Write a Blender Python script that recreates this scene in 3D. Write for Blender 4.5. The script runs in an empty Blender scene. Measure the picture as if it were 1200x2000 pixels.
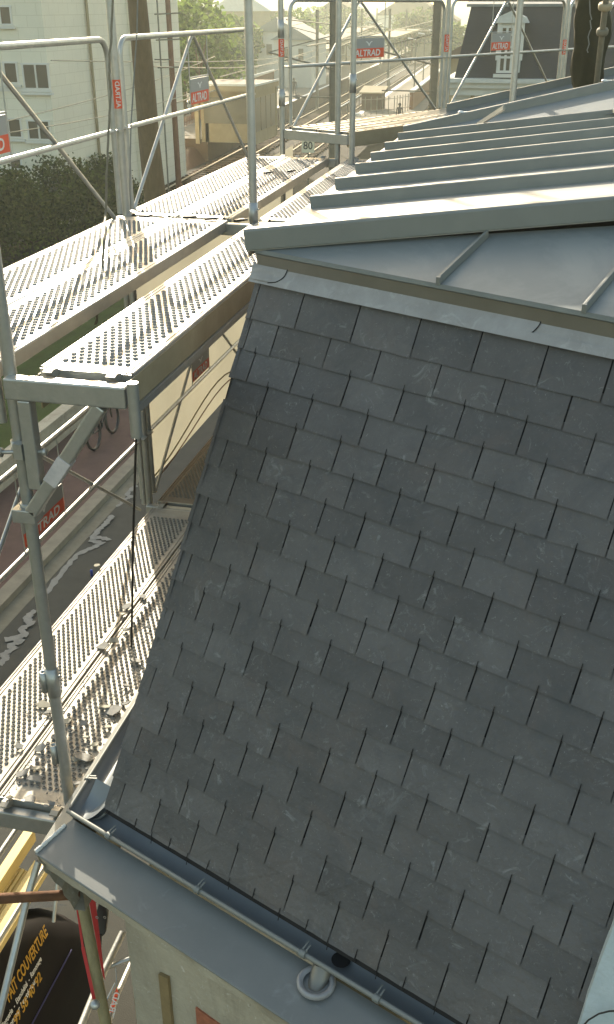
import bpy, bmesh, math, random
import numpy as np
from mathutils import Vector, Matrix
R = math.radians
random.seed(7)
sc = bpy.context.scene
C = sc.collection
# ------------------------------------------------------------------ camera
F_PX, PIT, ROL, YAW = 1985.5, .4606, -.0031, -.2318
CP = np.array([2.6069, -6.0996, 1.1603])
_cy, _sy = math.cos(YAW), math.sin(YAW)
FW = np.array([_sy*math.cos(PIT), _cy*math.cos(PIT), -math.sin(PIT)])
_rt = np.array([_cy, -_sy, 0.]); _up = np.cross(_rt, FW)
RT = math.cos(ROL)*_rt+math.sin(ROL)*_up
UP = -math.sin(ROL)*_rt+math.cos(ROL)*_up
cam = bpy.data.cameras.new('camera'); co = bpy.data.objects.new('camera', cam); C.objects.link(co)
cam.sensor_fit = 'VERTICAL'; cam.sensor_height = 24; cam.lens = 24*F_PX/2000
cam.clip_start = .05; cam.clip_end = 5000
co.matrix_world = Matrix(((RT[0], UP[0], -FW[0], CP[0]), (RT[1], UP[1], -FW[1], CP[1]), (RT[2], UP[2], -FW[2], CP[2]), (0, 0, 0, 1)))
sc.camera = co
# ------------------------------------------------------------------ light
SUN_AZ, SUN_EL = -26., 22.
w = bpy.data.worlds.new('World'); sc.world = w; w.use_nodes = True
nt = w.node_tree; bg = nt.nodes['Background']; sky = nt.nodes.new('ShaderNodeTexSky')
sky.sky_type = 'NISHITA'; sky.sun_disc = False; sky.sun_elevation = R(SUN_EL); sky.sun_rotation = R(SUN_AZ)
sky.air_density = 1.3; sky.dust_density = 2.5
tint = nt.nodes.new('ShaderNodeMix'); tint.data_type = 'RGBA'; tint.blend_type = 'MULTIPLY'; tint.inputs[0].default_value = 1; tint.inputs[7].default_value = (1.0, .91, .75, 1)
nt.links.new(sky.outputs[0], tint.inputs[6]); nt.links.new(tint.outputs[2], bg.inputs[0]); bg.inputs[1].default_value = .15
sl = bpy.data.lights.new('sun', 'SUN'); so = bpy.data.objects.new('sun', sl); C.objects.link(so)
sl.energy = 4.0; sl.angle = R(.5); sl.color = (1, .90, .72)
sd = Vector((math.sin(R(SUN_AZ))*math.cos(R(SUN_EL)), math.cos(R(SUN_AZ))*math.cos(R(SUN_EL)), math.sin(R(SUN_EL))))
so.rotation_euler = sd.to_track_quat('Z', 'Y').to_euler()
sc.view_settings.view_transform = 'Standard'; sc.view_settings.look = 'None'; sc.view_settings.gamma = 1
sc.view_settings.exposure = 1.4
sc.cycles.use_denoising = True
sc.cycles.max_bounces = 6; sc.cycles.volume_bounces = 0; sc.cycles.sample_clamp_indirect = 6
sc.cycles.caustics_reflective = False; sc.cycles.caustics_refractive = False
# ------------------------------------------------------------------ helpers
V = Vector
def ray(px, py): return FW+(px-600)/F_PX*RT-(py-1000)/F_PX*UP
def onz(px, py, z): d = ray(px, py); return V(CP+d*((z-CP[2])/d[2]))
def onx(px, py, x): d = ray(px, py); return V(CP+d*((x-CP[0])/d[0]))
def ony(px, py, y): d = ray(px, py); return V(CP+d*((y-CP[1])/d[1]))
def onpl(px, py, p, n):
    d = V(ray(px, py)); n = V(n); o = V(CP); return o+d*((V(p)-o).dot(n)/d.dot(n))
class MB:
    def __init__(s): s.v = []; s.f = []; s.m = []; s.sm = []
    def add(s, vs, fs, mi=0, smooth=False):
        o = len(s.v); s.v += [tuple(a) for a in vs]
        for f in fs: s.f.append([o+i for i in f]); s.m.append(mi); s.sm.append(smooth)
        return s
    def box(s, c, d, rot=None, mi=0):
        c = V(c); h = V(d)/2
        vs = [V((x*h.x, y*h.y, z*h.z)) for z in (-1, 1) for y in (-1, 1) for x in (-1, 1)]
        if rot is not None: vs = [rot @ v for v in vs]
        return s.add([c+v for v in vs], [(0, 2, 3, 1), (4, 5, 7, 6), (0, 1, 5, 4), (2, 6, 7, 3), (0, 4, 6, 2), (1, 3, 7, 5)], mi)
    def span(s, a, b, mi=0):
        a = V(a); b = V(b); return s.box((a+b)/2, [abs(b[i]-a[i]) for i in range(3)], None, mi)
    def bar(s, a, b, w, h, mi=0, up=(0, 0, 1)):
        a = V(a); b = V(b); d = (b-a); L = d.length; d.normalize(); x = d.cross(V(up)).normalized(); z = x.cross(d)
        m = Matrix((x, d, z)).transposed(); return s.box((a+b)/2, (w, L, h), m, mi)
    def quad(s, *p, mi=0): return s.add(p, [tuple(range(len(p)))], mi)
    def slab(s, pts, t, mi=0):
        """polygon pts thickened along -normal by t"""
        p = [V(a) for a in pts]; n = V((0, 0, 0))
        for i in range(len(p)): n += (p[i]-p[0]).cross(p[(i+1) % len(p)]-p[0])
        n.normalize(); k = len(p); q = [a-n*t for a in p]
        return s.add(p+q, [tuple(range(k)), tuple(range(2*k-1, k-1, -1))]+[(i, k+i, k+(i+1) % k, (i+1) % k) for i in range(k)], mi)
    def tube(s, pts, r, n=10, mi=0, cap=True, closed=False, hollow=0):
        pts = [V(p) for p in pts]; k = len(pts); rs = r if isinstance(r, (list, tuple)) else [r]*k; prev = None; vs = []
        for i, p in enumerate(pts):
            if closed: t = pts[(i+1) % k]-pts[i-1]
            else: t = (pts[min(i+1, k-1)]-pts[max(i-1, 0)])
            t.normalize()
            if prev is None:
                a = V((0, 0, 1)) if abs(t.z) < .9 else V((1, 0, 0)); u = t.cross(a).normalized()
            else: u = (prev-t*prev.dot(t)).normalized()
            prev = u; ww = t.cross(u)
            vs += [p+(u*math.cos(2*math.pi*j/n)+ww*math.sin(2*math.pi*j/n))*rs[i] for j in range(n)]
        fs = []
        for i in range(k if closed else k-1):
            a = i*n; b = ((i+1) % k)*n
            fs += [(a+j, a+(j+1) % n, b+(j+1) % n, b+j) for j in range(n)]
        s.add(vs, fs, mi, True)
        if cap and not closed:
            s.add([vs[j] for j in range(n)], [tuple(range(n-1, -1, -1))], mi); s.add([vs[(k-1)*n+j] for j in range(n)], [tuple(range(n))], mi)
        return s
    def lathe(s, c, prof, n=16, mi=0, ax=None):
        c = V(c); q = V((0, 0, 1)).rotation_difference(V(ax)).to_matrix() if ax is not None else Matrix.Identity(3)
        vs = [c+q @ V((r*math.cos(2*math.pi*j/n), r*math.sin(2*math.pi*j/n), z)) for r, z in prof for j in range(n)]
        fs = [(i*n+j, i*n+(j+1) % n, (i+1)*n+(j+1) % n, (i+1)*n+j) for i in range(len(prof)-1) for j in range(n)]
        return s.add(vs, fs, mi, True)
    def extr(s, prof, p0, d, ux, uy, mi=0, close=False, cap=True):
        """profile (a,b) in axes ux,uy swept from p0 along vector d"""
        p0 = V(p0); d = V(d); ux = V(ux); uy = V(uy); k = len(prof)
        vs = [p0+ux*a+uy*b for a, b in prof]+[p0+d+ux*a+uy*b for a, b in prof]
        fs = [(i, (i+1) % k, k+(i+1) % k, k+i) for i in range(k if close else k-1)]
        if close and cap: fs += [tuple(range(k-1, -1, -1)), tuple(range(k, 2*k))]
        return s.add(vs, fs, mi)
    def build(s, name, mat, parent=None, bevel=0, smooth_all=False, me=None):
        if me is None:
            me = bpy.data.meshes.new(name); me.from_pydata(s.v, [], s.f)
            for m in (mat if isinstance(mat, (list, tuple)) else [mat]): me.materials.append(m)
            me.polygons.foreach_set('material_index', s.m)
            me.polygons.foreach_set('use_smooth', [True]*len(s.f) if smooth_all else s.sm)
            me.update()
            bm = bmesh.new(); bm.from_mesh(me)
            bm.to_mesh(me); bm.free()
        o = bpy.data.objects.new(name, me); C.objects.link(o)
        if parent is not None: attach(o, parent)
        if bevel:
            b = o.modifiers.new('bevel', 'BEVEL'); b.width = bevel; b.segments = 2; b.limit_method = 'ANGLE'; b.harden_normals = False
        return o
def wm(o):
    m = Matrix.LocRotScale(o.location, o.rotation_euler, o.scale)
    return (wm(o.parent) @ m) if o.parent else m
def attach(o, parent):
    """the mesh was written in world coordinates: keep it there"""
    m = wm(parent).inverted() @ Matrix.LocRotScale(o.location, o.rotation_euler, o.scale)
    o.parent = parent; o.location = m.to_translation(); o.rotation_euler = m.to_euler()
def tag(o, label, cat, group=None):
    o['label'] = label; o['category'] = cat
    if group: o['group'] = group
    return o
def thing(name, label, cat, loc=(0, 0, 0), group=None, rz=0):
    o = bpy.data.objects.new(name, None); o.empty_display_size = .1; C.objects.link(o)
    o.location = loc; o.rotation_euler = (0, 0, rz); return tag(o, label, cat, group)
def struct(name, mb, mat, kind='structure'):
    o = mb.build(name, mat); o['kind'] = kind; return o
def copy_tree(o, parent=None):
    c = o.copy(); C.objects.link(c)
    if parent is not None: c.parent = parent
    for ch in list(o.children): copy_tree(ch, c)
    return c
# ------------------------------------------------------------------ materials
def mat(name, col, rough=.6, metal=0, col2=None, scale=8., detail=4, bump=0, bscale=None, amt=.5, spec=.5, stretch=None, island=0, trans=0, rvar=0, coord='Object'):
    m = bpy.data.materials.new(name); m.use_nodes = True; t = m.node_tree; b = t.nodes['Principled BSDF']
    b.inputs['Roughness'].default_value = rough; b.inputs['Metallic'].default_value = metal; b.inputs['Specular IOR Level'].default_value = spec
    b.inputs['Base Color'].default_value = (*col, 1)
    L = t.links.new; tc = t.nodes.new('ShaderNodeTexCoord'); vec = tc.outputs[coord]
    if stretch:
        mp = t.nodes.new('ShaderNodeMapping'); mp.inputs['Scale'].default_value = stretch; L(vec, mp.inputs[0]); vec = mp.outputs[0]
    if col2 is not None or island or rvar:
        n = t.nodes.new('ShaderNodeTexNoise'); n.inputs['Scale'].default_value = scale; n.inputs['Detail'].default_value = detail; n.inputs['Roughness'].default_value = .65
        L(vec, n.inputs['Vector'])
        rp = t.nodes.new('ShaderNodeMapRange'); rp.inputs[1].default_value = .5-amt/2; rp.inputs[2].default_value = .5+amt/2; L(n.outputs[0], rp.inputs[0])
        mx = t.nodes.new('ShaderNodeMix'); mx.data_type = 'RGBA'; mx.inputs[6].default_value = (*col, 1); mx.inputs[7].default_value = (*(col2 or col), 1)
        L(rp.outputs[0], mx.inputs[0]); out = mx.outputs[2]
        if island:
            g = t.nodes.new('ShaderNodeNewGeometry'); r2 = t.nodes.new('ShaderNodeMapRange'); r2.inputs[3].default_value = 1-island; r2.inputs[4].default_value = 1+island
            L(g.outputs['Random Per Island'], r2.inputs[0]); hv = t.nodes.new('ShaderNodeHueSaturation'); L(r2.outputs[0], hv.inputs['Value']); L(out, hv.inputs['Color']); out = hv.outputs[0]
        L(out, b.inputs['Base Color'])
        if rvar:
            r3 = t.nodes.new('ShaderNodeMapRange'); r3.inputs[3].default_value = max(.02, rough-rvar); r3.inputs[4].default_value = rough+rvar
            L(rp.outputs[0], r3.inputs[0]); L(r3.outputs[0], b.inputs['Roughness'])
    if bump:
        n2 = t.nodes.new('ShaderNodeTexNoise'); n2.inputs['Scale'].default_value = bscale or scale*3; n2.inputs['Detail'].default_value = 5; L(vec, n2.inputs['Vector'])
        bp = t.nodes.new('ShaderNodeBump'); bp.inputs['Strength'].default_value = bump; bp.inputs['Distance'].default_value = .01; L(n2.outputs[0], bp.inputs['Height']); L(bp.outputs[0], b.inputs['Normal'])
    if trans:
        b.inputs['Transmission Weight'].default_value = trans
    return m
def translucent(*a, **k):
    m = mat(*a, **k); t = m.node_tree; b = t.nodes['Principled BSDF']; o = t.nodes['Material Output']
    tr = t.nodes.new('ShaderNodeBsdfTranslucent'); mx = t.nodes.new('ShaderNodeMixShader'); mx.inputs[0].default_value = .45
    if b.inputs['Base Color'].links: t.links.new(b.inputs['Base Color'].links[0].from_socket, tr.inputs[0])
    t.links.new(b.outputs[0], mx.inputs[1]); t.links.new(tr.outputs[0], mx.inputs[2]); t.links.new(mx.outputs[0], o.inputs[0]); return m
def scratch(m, col, scale=30, lo=.66, hi=.72, amt=.6, stretch=(1, 1, 1)):
    """thin pale chalky marks and scuffs"""
    t = m.node_tree; b = t.nodes['Principled BSDF']; L = t.links.new
    src = b.inputs['Base Color'].links[0].from_socket
    tc = t.nodes.new('ShaderNodeTexCoord'); mp = t.nodes.new('ShaderNodeMapping'); mp.inputs['Scale'].default_value = stretch; L(tc.outputs['Object'], mp.inputs[0])
    n = t.nodes.new('ShaderNodeTexNoise'); n.inputs['Scale'].default_value = scale; n.inputs['Detail'].default_value = 8; n.inputs['Roughness'].default_value = .7; n.inputs['Distortion'].default_value = 1.2
    L(mp.outputs[0], n.inputs['Vector'])
    r = t.nodes.new('ShaderNodeMapRange'); r.inputs[1].default_value = lo; r.inputs[2].default_value = hi; r.inputs[4].default_value = amt; L(n.outputs[0], r.inputs[0])
    mx = t.nodes.new('ShaderNodeMix'); mx.data_type = 'RGBA'; mx.inputs[7].default_value = (*col, 1); L(src, mx.inputs[6]); L(r.outputs[0], mx.inputs[0]); L(mx.outputs[2], b.inputs['Base Color'])
M = {}
M['galv'] = mat('galvanised_tube', (.50, .51, .50), .42, .75, (.34, .35, .33), 14, rvar=.08, amt=.7, bump=.15, bscale=60)
M['deck'] = mat('galvanised_deck', (.44, .43, .40), .46, .6, (.32, .31, .285), 9, rvar=.08, amt=.8)
M['deckdirty'] = mat('dusty_deck', (.43, .415, .37), .6, .3, (.29, .265, .215), 7, rvar=.1, amt=.6)
M['deckbrown'] = mat('brown_dusty_deck', (.30, .25, .19), .75, .15, (.20, .16, .12), 12, amt=.6)
M['hole'] = mat('hole_shade_disc', (.02, .02, .02), .9)  # near-black disc paints the shade inside each nib, no real opening
M['slate'] = mat('slate', (.104, .099, .097), .5, 0, (.066, .064, .064), 5, detail=6, bump=.5, bscale=40, amt=.6, island=.2, spec=.5, rvar=.08)
scratch(M['slate'], (.27, .28, .28), 11, .60, .72, .55)
scratch(M['slate'], (.24, .25, .25), 38, .64, .74, .5)
scratch(M['slate'], (.32, .32, .31), 75, .61, .71, .6)
scratch(M['slate'], (.22, .22, .225), 22, .58, .76, .5)
scratch(M['slate'], (.20, .205, .21), 6, .60, .78, .5, stretch=(1, 1, .5))
scratch(M['slate'], (.12, .09, .075), 2.2, .52, .72, .4)
scratch(M['slate'], (.045, .05, .055), 4.1, .5, .7, .5)
M['hook'] = mat('hook_wire', (.02, .02, .022), .5, .6)
M['under'] = mat('dark_gap', (.012, .012, .013), .9)
M['zinc'] = mat('zinc', (.205, .225, .225), .55, .12, (.165, .185, .188), 2.2, detail=6, amt=.6, bump=.25, bscale=1.6, rvar=.07)
scratch(M['zinc'], (.25, .27, .265), 1.3, .52, .60, .55)
scratch(M['zinc'], (.30, .32, .32), 30, .66, .74, .4)
M['zincr'] = mat('zinc_rear', (.24, .26, .26), .75, 0, (.20, .215, .22), 2, spec=.25)
M['zincb'] = mat('zinc_batten', (.22, .23, .215), .5, .2, (.17, .18, .172), 5, rvar=.06, amt=.7)
M['zincd'] = mat('zinc_fascia', (.24, .23, .20), .45, .45, (.19, .18, .155), 5, amt=.6)
M['zincs'] = mat('zinc_shelf', (.19, .20, .195), .5, .15, (.145, .155, .152), 3.5, detail=7, amt=.6, bump=.2, bscale=3, rvar=.08)
scratch(M['zincs'], (.26, .28, .28), 9, .6, .72, .45)
M['lead'] = mat('lead', (.36, .36, .365), .55, .2, (.25, .245, .24), 9, detail=6, amt=.5, bump=.3, bscale=22)
scratch(M['lead'], (.52, .53, .54), 14, .55, .75, .5)
M['solder'] = mat('solder', (.80, .79, .74), .6, .1, (.55, .55, .52), 40, bump=.5, bscale=60)
M['stone'] = mat('cement_render', (.47, .43, .335), .9, 0, (.29, .26, .20), 3.2, detail=8, amt=.55, bump=.6, bscale=45)
scratch(M['stone'], (.60, .58, .52), 22, .60, .68, .7)
scratch(M['stone'], (.20, .175, .13), 2.1, .52, .72, .6, stretch=(1, 1, .4))
scratch(M['stone'], (.16, .145, .11), 40, .62, .70, .6)
M['brick'] = mat('brick', (.42, .15, .08), .85, 0, (.25, .09, .05), 25, bump=.4)
M['ochre'] = mat('ochre', (.27, .20, .095), .8, 0, (.19, .14, .07), 20)
M['white'] = mat('white_paint', (.72, .72, .70), .5)
M['sgrey'] = mat('sign_grey', (.34, .34, .33), .5)
M['red'] = mat('sign_red', (.72, .10, .04), .45)
M['cream'] = translucent('cream_board', (.55, .53, .43), .65, 0, (.46, .43, .33), 3, amt=.8)
M['wood'] = mat('new_timber', (.74, .60, .27), .6, 0, (.64, .47, .17), 3, detail=6, amt=.7, stretch=(12, 1, 12))
M['oldwood'] = mat('old_timber', (.30, .25, .13), .8, 0, (.19, .16, .08), 5, stretch=(9, 9, 1))
M['rust'] = mat('rust', (.20, .095, .045), .85, .1, (.11, .055, .03), 12, bump=.4)
M['strap'] = mat('red_strap', (.48, .018, .012), .55)
M['black'] = mat('black_plastic', (.015, .014, .014), .4)
M['van'] = mat('black_paint', (.005, .0042, .004), .5, 0, (.008, .006, .006), 2, spec=.12)
M['yel'] = mat('yellow_letter', (.50, .28, .02), .6)
M['glass'] = mat('dark_glass', (.03, .035, .04), .08, 0, spec=.8)
M['asph'] = mat('asphalt', (.085, .085, .075), .9, 0, (.055, .055, .05), 3, detail=8, amt=.8, bump=.5, bscale=90, spec=.08)
M['pave'] = mat('red_pavement', (.125, .082, .072), .9, 0, (.085, .058, .052), 2.5, detail=8, bump=.4, bscale=60, spec=.08)
M['kerb'] = mat('kerb_stone', (.26, .24, .19), .9, 0, (.17, .155, .125), 4, detail=6, spec=.08)
M['chan'] = mat('channel_concrete', (.20, .19, .15), .9, 0, (.13, .125, .10), 4, detail=6, spec=.08)
M['tar'] = mat('pale_sealant', (.25, .25, .235), .8, 0, (.18, .18, .17), 12, spec=.08)
M['grass'] = mat('grass', (.055, .085, .022), .9, 0, (.035, .045, .018), 1.5, detail=8, bump=.8, bscale=40, spec=.08)
M['soil'] = mat('soil', (.10, .085, .05), .95, 0, (.06, .055, .03), .9, detail=8, bump=.6, bscale=8, spec=.08)
M['ballast'] = mat('ballast', (.055, .046, .036), .95, 0, (.034, .029, .023), 5, detail=8, bump=.8, bscale=12, spec=.08)
M['hedge'] = translucent('hedge_leaf', (.10, .125, .03), .8, 0, (.06, .065, .018), .5, island=.6, spec=.2)
M['hedge2'] = translucent('hedge_dry', (.15, .12, .04), .8, 0, (.09, .08, .03), 1.2, island=.5)
M['leaf'] = translucent('leaf', (.16, .22, .05), .8, 0, (.09, .14, .035), .6, island=.5)
M['leaf2'] = translucent('leaf_dark', (.10, .13, .05), .8, 0, (.06, .09, .03), .6, island=.5)
M['bark'] = mat('bark', (.17, .11, .055), .95, 0, (.09, .065, .03), 5, detail=8, stretch=(3, 3, .3), bump=.8, bscale=12)
M['rustpole'] = mat('rust_pole', (.22, .12, .08), .85, 0, (.15, .08, .05), 3, spec=.08)
M['mast'] = mat('mast_grey', (.20, .19, .15), .7, .2, (.14, .13, .10), 3)
M['bank'] = mat('red_brown_bank', (.12, .07, .045), .95, 0, (.075, .05, .03), .7, detail=8, bump=.6, bscale=6, spec=.05)
M['rail'] = mat('rail_steel', (.40, .36, .30), .35, .7)
M['plat'] = mat('platform_top', (.22, .20, .16), .9, 0, (.16, .145, .115), 1.2, spec=.08)
M['platw'] = mat('platform_wall', (.11, .075, .048), .9, 0, (.07, .05, .034), .8, spec=.08)
M['wallw'] = mat('pale_blockwork', (.56, .56, .50), .9, 0, (.46, .46, .41), .35, detail=6)
M['wins'] = mat('window_frame', (.62, .62, .58), .5)
M['pane'] = mat('window_pane', (.10, .09, .07), .15, spec=.7)
M['beige'] = mat('beige_wall', (.33, .28, .18), .8, 0, (.26, .22, .14), 2, spec=.08)
M['roofb'] = mat('brown_roof', (.16, .12, .09), .8, 0, (.10, .08, .06), 3, spec=.08)
M['darkslate'] = mat('far_slate', (.045, .042, .042), .7, 0, (.03, .028, .028), 6, stretch=(1, 1, 5), amt=.8)
M['whitew'] = mat('white_boarding', (.62, .63, .60), .7, 0, (.52, .53, .50), 3, spec=.08)
M['tarp'] = mat('olive_tarpaulin', (.055, .048, .022), .9, 0, (.03, .028, .014), 9, bump=.5, bscale=14)
M['cloth_d'] = mat('dark_cloth', (.05, .045, .045), .9)
M['cloth_l'] = mat('pale_cloth', (.45, .45, .42), .9)
M['skin'] = mat('skin', (.45, .27, .19), .6)
M['hair'] = mat('hair', (.04, .03, .02), .7)
M['orange'] = mat('orange_wall', (.24, .13, .065), .85, 0, (.17, .09, .05), 2, spec=.08)
M['carw'] = mat('car_white', (.7, .7, .7), .3)
M['carb'] = mat('car_blue', (.09, .12, .18), .3)
M['cable'] = mat('black_cable', (.018, .016, .014), .6)
M['sand'] = mat('sand_board', (.38, .32, .21), .6, .1, (.28, .23, .14), 6)
M['chip'] = mat('slate_chip', (.28, .28, .26), .8, 0, (.17, .17, .165), 30, island=.3)
M['chip2'] = mat('slate_chip_pale', (.42, .40, .33), .85, 0, (.30, .28, .22), 30)
M['oldgalv'] = mat('dull_tube', (.22, .20, .15), .7, .3, (.15, .14, .10), 20)
M['conc'] = mat('pale_mortar', (.46, .52, .53), .85, 0, (.36, .42, .43), 8, detail=6, bump=.5, bscale=50)
M['shpane'] = mat('shelter_pane', (.13, .12, .085), .3, spec=.4)
M['bluep'] = mat('blue_paint', (.03, .06, .30), .4)
M['signc'] = mat('sign_cream', (.62, .60, .46), .5)
M['wire'] = mat('wire', (.30, .28, .22), .5, .3)
M['nibd'] = mat('nib_pan_shade_tone', (.30, .285, .25), .6, .25, (.20, .19, .165), 20)  # darker than the dusty deck: shade on the backlit nibs put into the colour
M['nib'] = mat('nib_shade_tone', (.30, .29, .27), .5, .4, (.22, .21, .19), 20)  # toned below the deck colour to paint the shaded nib sides
m_ = mat('pale_block_wall', (.78, .75, .62), .9, 0, (.68, .66, .54), .35, detail=6); M['wallb'] = m_
t_ = m_.node_tree; bs = t_.nodes['Principled BSDF']; src_ = bs.inputs['Base Color'].links[0].from_socket
tc_ = t_.nodes.new('ShaderNodeTexCoord'); sp_ = t_.nodes.new('ShaderNodeSeparateXYZ'); cb_ = t_.nodes.new('ShaderNodeCombineXYZ'); ad_ = t_.nodes.new('ShaderNodeMath')
t_.links.new(tc_.outputs['Object'], sp_.inputs[0]); t_.links.new(sp_.outputs[0], ad_.inputs[0]); t_.links.new(sp_.outputs[1], ad_.inputs[1]); t_.links.new(ad_.outputs[0], cb_.inputs[0]); t_.links.new(sp_.outputs[2], cb_.inputs[1])
bk_ = t_.nodes.new('ShaderNodeTexBrick'); bk_.inputs['Scale'].default_value = .55; bk_.inputs['Mortar Size'].default_value = .008; bk_.inputs['Color1'].default_value = (1, 1, 1, 1); bk_.inputs['Color2'].default_value = (.97, .97, .97, 1); bk_.inputs['Mortar'].default_value = (.86, .85, .82, 1)
t_.links.new(cb_.outputs[0], bk_.inputs['Vector']); mu_ = t_.nodes.new('ShaderNodeMix'); mu_.data_type = 'RGBA'; mu_.blend_type = 'MULTIPLY'; mu_.inputs[0].default_value = 1
t_.links.new(src_, mu_.inputs[6]); t_.links.new(bk_.outputs[0], mu_.inputs[7]); t_.links.new(mu_.outputs[2], bs.inputs['Base Color'])
M['far'] = mat('far_green', (.10, .13, .07), .9, 0, (.06, .09, .05), .05, detail=8, spec=.08)

def text_mesh(txt, size, m, parent, origin, xdir, ydir, name='lettering', bold=.012, sx=1., extr=.001, align='CENTER', shear=0):
    cu = bpy.data.curves.new('t', 'FONT'); cu.body = txt; cu.size = size; cu.align_x = align; cu.align_y = 'CENTER'; cu.offset = bold*size; cu.extrude = extr; cu.shear = shear; cu.resolution_u = 3
    ob = bpy.data.objects.new('t', cu); C.objects.link(ob)
    dg = bpy.context.evaluated_depsgraph_get(); dg.update()
    me = bpy.data.meshes.new_from_object(ob.evaluated_get(dg)); bpy.data.objects.remove(ob); bpy.data.curves.remove(cu)
    x = V(xdir).normalized(); y = V(ydir).normalized(); z = x.cross(y); me.name = name
    mm = Matrix((x*sx, y, z)).transposed().to_4x4(); mm.translation = V(origin)
    me.transform(mm); me.materials.clear(); me.materials.append(m)
    o = bpy.data.objects.new(name, me); C.objects.link(o)
    if parent is not None: attach(o, parent)
    return o
# ================================================================== SETTING
G = -7.3
g = MB(); g.quad((-900, -300, G-.9), (900, -300, G-.9), (900, 2500, G-.9), (-900, 2500, G-.9)); struct('ground', g, M['soil'])
# street with kerb and channel (runs along +y)
b = MB(); b.span((-4.88, -30, G-.9), (.9, 26, G)); struct('road', b, M['asph'])
b = MB(); b.span((-5.16, -30, G-.9), (-4.882, 26, G+.004)); struct('road_channel', b, M['chan'])
b = MB(); b.span((-5.42, -30, G-.9), (-5.162, 26, G+.12)); struct('kerb', b, M['kerb'])
b = MB(); b.span((-7.2, -30, G-.9), (-5.422, 26, G+.115)); struct('pavement', b, M['pave'])
def verge(y0, y1, x0, x1, name, z0, z1, m, n=26):
    b = MB(); vs = []; fs = []
    for i in range(n+1):
        for j in range(9):
            x = x0+(x1-x0)*j/8; y = y0+(y1-y0)*i/n; vs.append((x, y, z0+(z1-z0)*j/8+random.uniform(-.05, .05)*(0 < j < 8)))
    for i in range(n):
        for j in range(8): a = i*9+j; fs.append((a, a+1, a+10, a+9))
    b.add(vs, fs, 0, True); return struct(name, b, m)
verge(-30, 30, -14, -7.42, 'verge', G-.45, G+.25, M['grass'])
# sealant squiggles on the road
def squig(pts, wd, seed):
    rnd = random.Random(seed); b = MB(); P = []
    for i in range(len(pts)-1):
        a = V(pts[i]); c = V(pts[i+1])
        for k in range(6): P.append(a.lerp(c, k/6)+V((rnd.uniform(-1, 1), rnd.uniform(-1, 1)))*.02)
    P.append(V(pts[-1])); L = []; Rr = []
    for i, p in enumerate(P):
        t = (P[min(i+1, len(P)-1)]-P[max(i-1, 0)]).normalized(); n = V((-t.y, t.x)); ww = wd*(.6+.6*rnd.random())/2
        L.append((p.x+n.x*ww, p.y+n.y*ww, G+.006+.0004*i)); Rr.append((p.x-n.x*ww, p.y-n.y*ww, G+.006+.0004*i))
    k = len(P); b.add(L+Rr, [(i, k+i, k+i+1, i+1) for i in range(k-1)]+[(i+1, k+i+1, k+i, i) for i in range(0)]); return b
def gp(*a): return [tuple(onz(x, y, G).xy) for x, y in a]
b = squig(gp((90, 1160), (120, 1120), (150, 1085), (182, 1070), (200, 1062), (180, 1058), (188, 1050), (215, 1056), (195, 1052), (182, 1055), (190, 1040), (206, 1028), (214, 1018), (222, 1010)), .11, 1)
b2 = squig(gp((230, 990), (245, 975), (260, 970), (246, 968), (258, 955), (268, 950)), .09, 2); b.add(b2.v, b2.f)
b2 = squig(gp((0, 1300), (12, 1285), (6, 1278), (30, 1268), (20, 1262), (45, 1252), (10, 1250), (55, 1243), (40, 1232), (62, 1220), (52, 1210), (70, 1195)), .12, 3); b.add(b2.v, b2.f)
b.build('road_sealant', M['tar'])['kind'] = 'structure'
# low wall at the back of the pavement
b = MB(); b.span((-7.42, -30, G-.5), (-7.2, 30, G+.62)); b.span((-7.45, -30, G+.62), (-7.17, 30, G+.68))
tag(b.build('low_wall', M['stone']), 'low rendered boundary wall between the red pavement and the grass verge', 'wall')
# railway
def rx(y): return -15.9-.053*(y-65)          # centre line between platforms
b = MB(); n = 40; vs = []; fs = []
ys = [-20+i*(420)/n for i in range(n+1)]
for y in ys: vs += [(rx(y)-6.5, y, G-.35), (rx(y)+5.5, y, G-.35)]
for i in range(n): fs.append((2*i, 2*i+1, 2*i+3, 2*i+2))
b.add(vs, fs); struct('track_bed', b, M['ballast'])
def track(off, name, label):
    t = thing(name, label, 'railway track', (rx(60)+off, 60, G-.3), 'railway tracks between the platforms')
    for s in (-.72, .72):
        b = MB(); b.tube([(rx(y)+off+s, y, G-.17) for y in ys], .05, 4); b.build('rail', M['rail'], t)
    b = MB()
    y = 20
    while y < 150: b.box((rx(y)+off, y, G-.28), (2.4, .25, .13)); y += .75
    b.build('sleepers', M['platw'], t)
track(-1.9, 'railway_track', 'railway track running next to the left platform wall')
track(1.7, 'railway_track', 'railway track running next to the right platform')
track(-5.3, 'railway_track', 'railway siding under the hedge bank on the far left')
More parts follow.
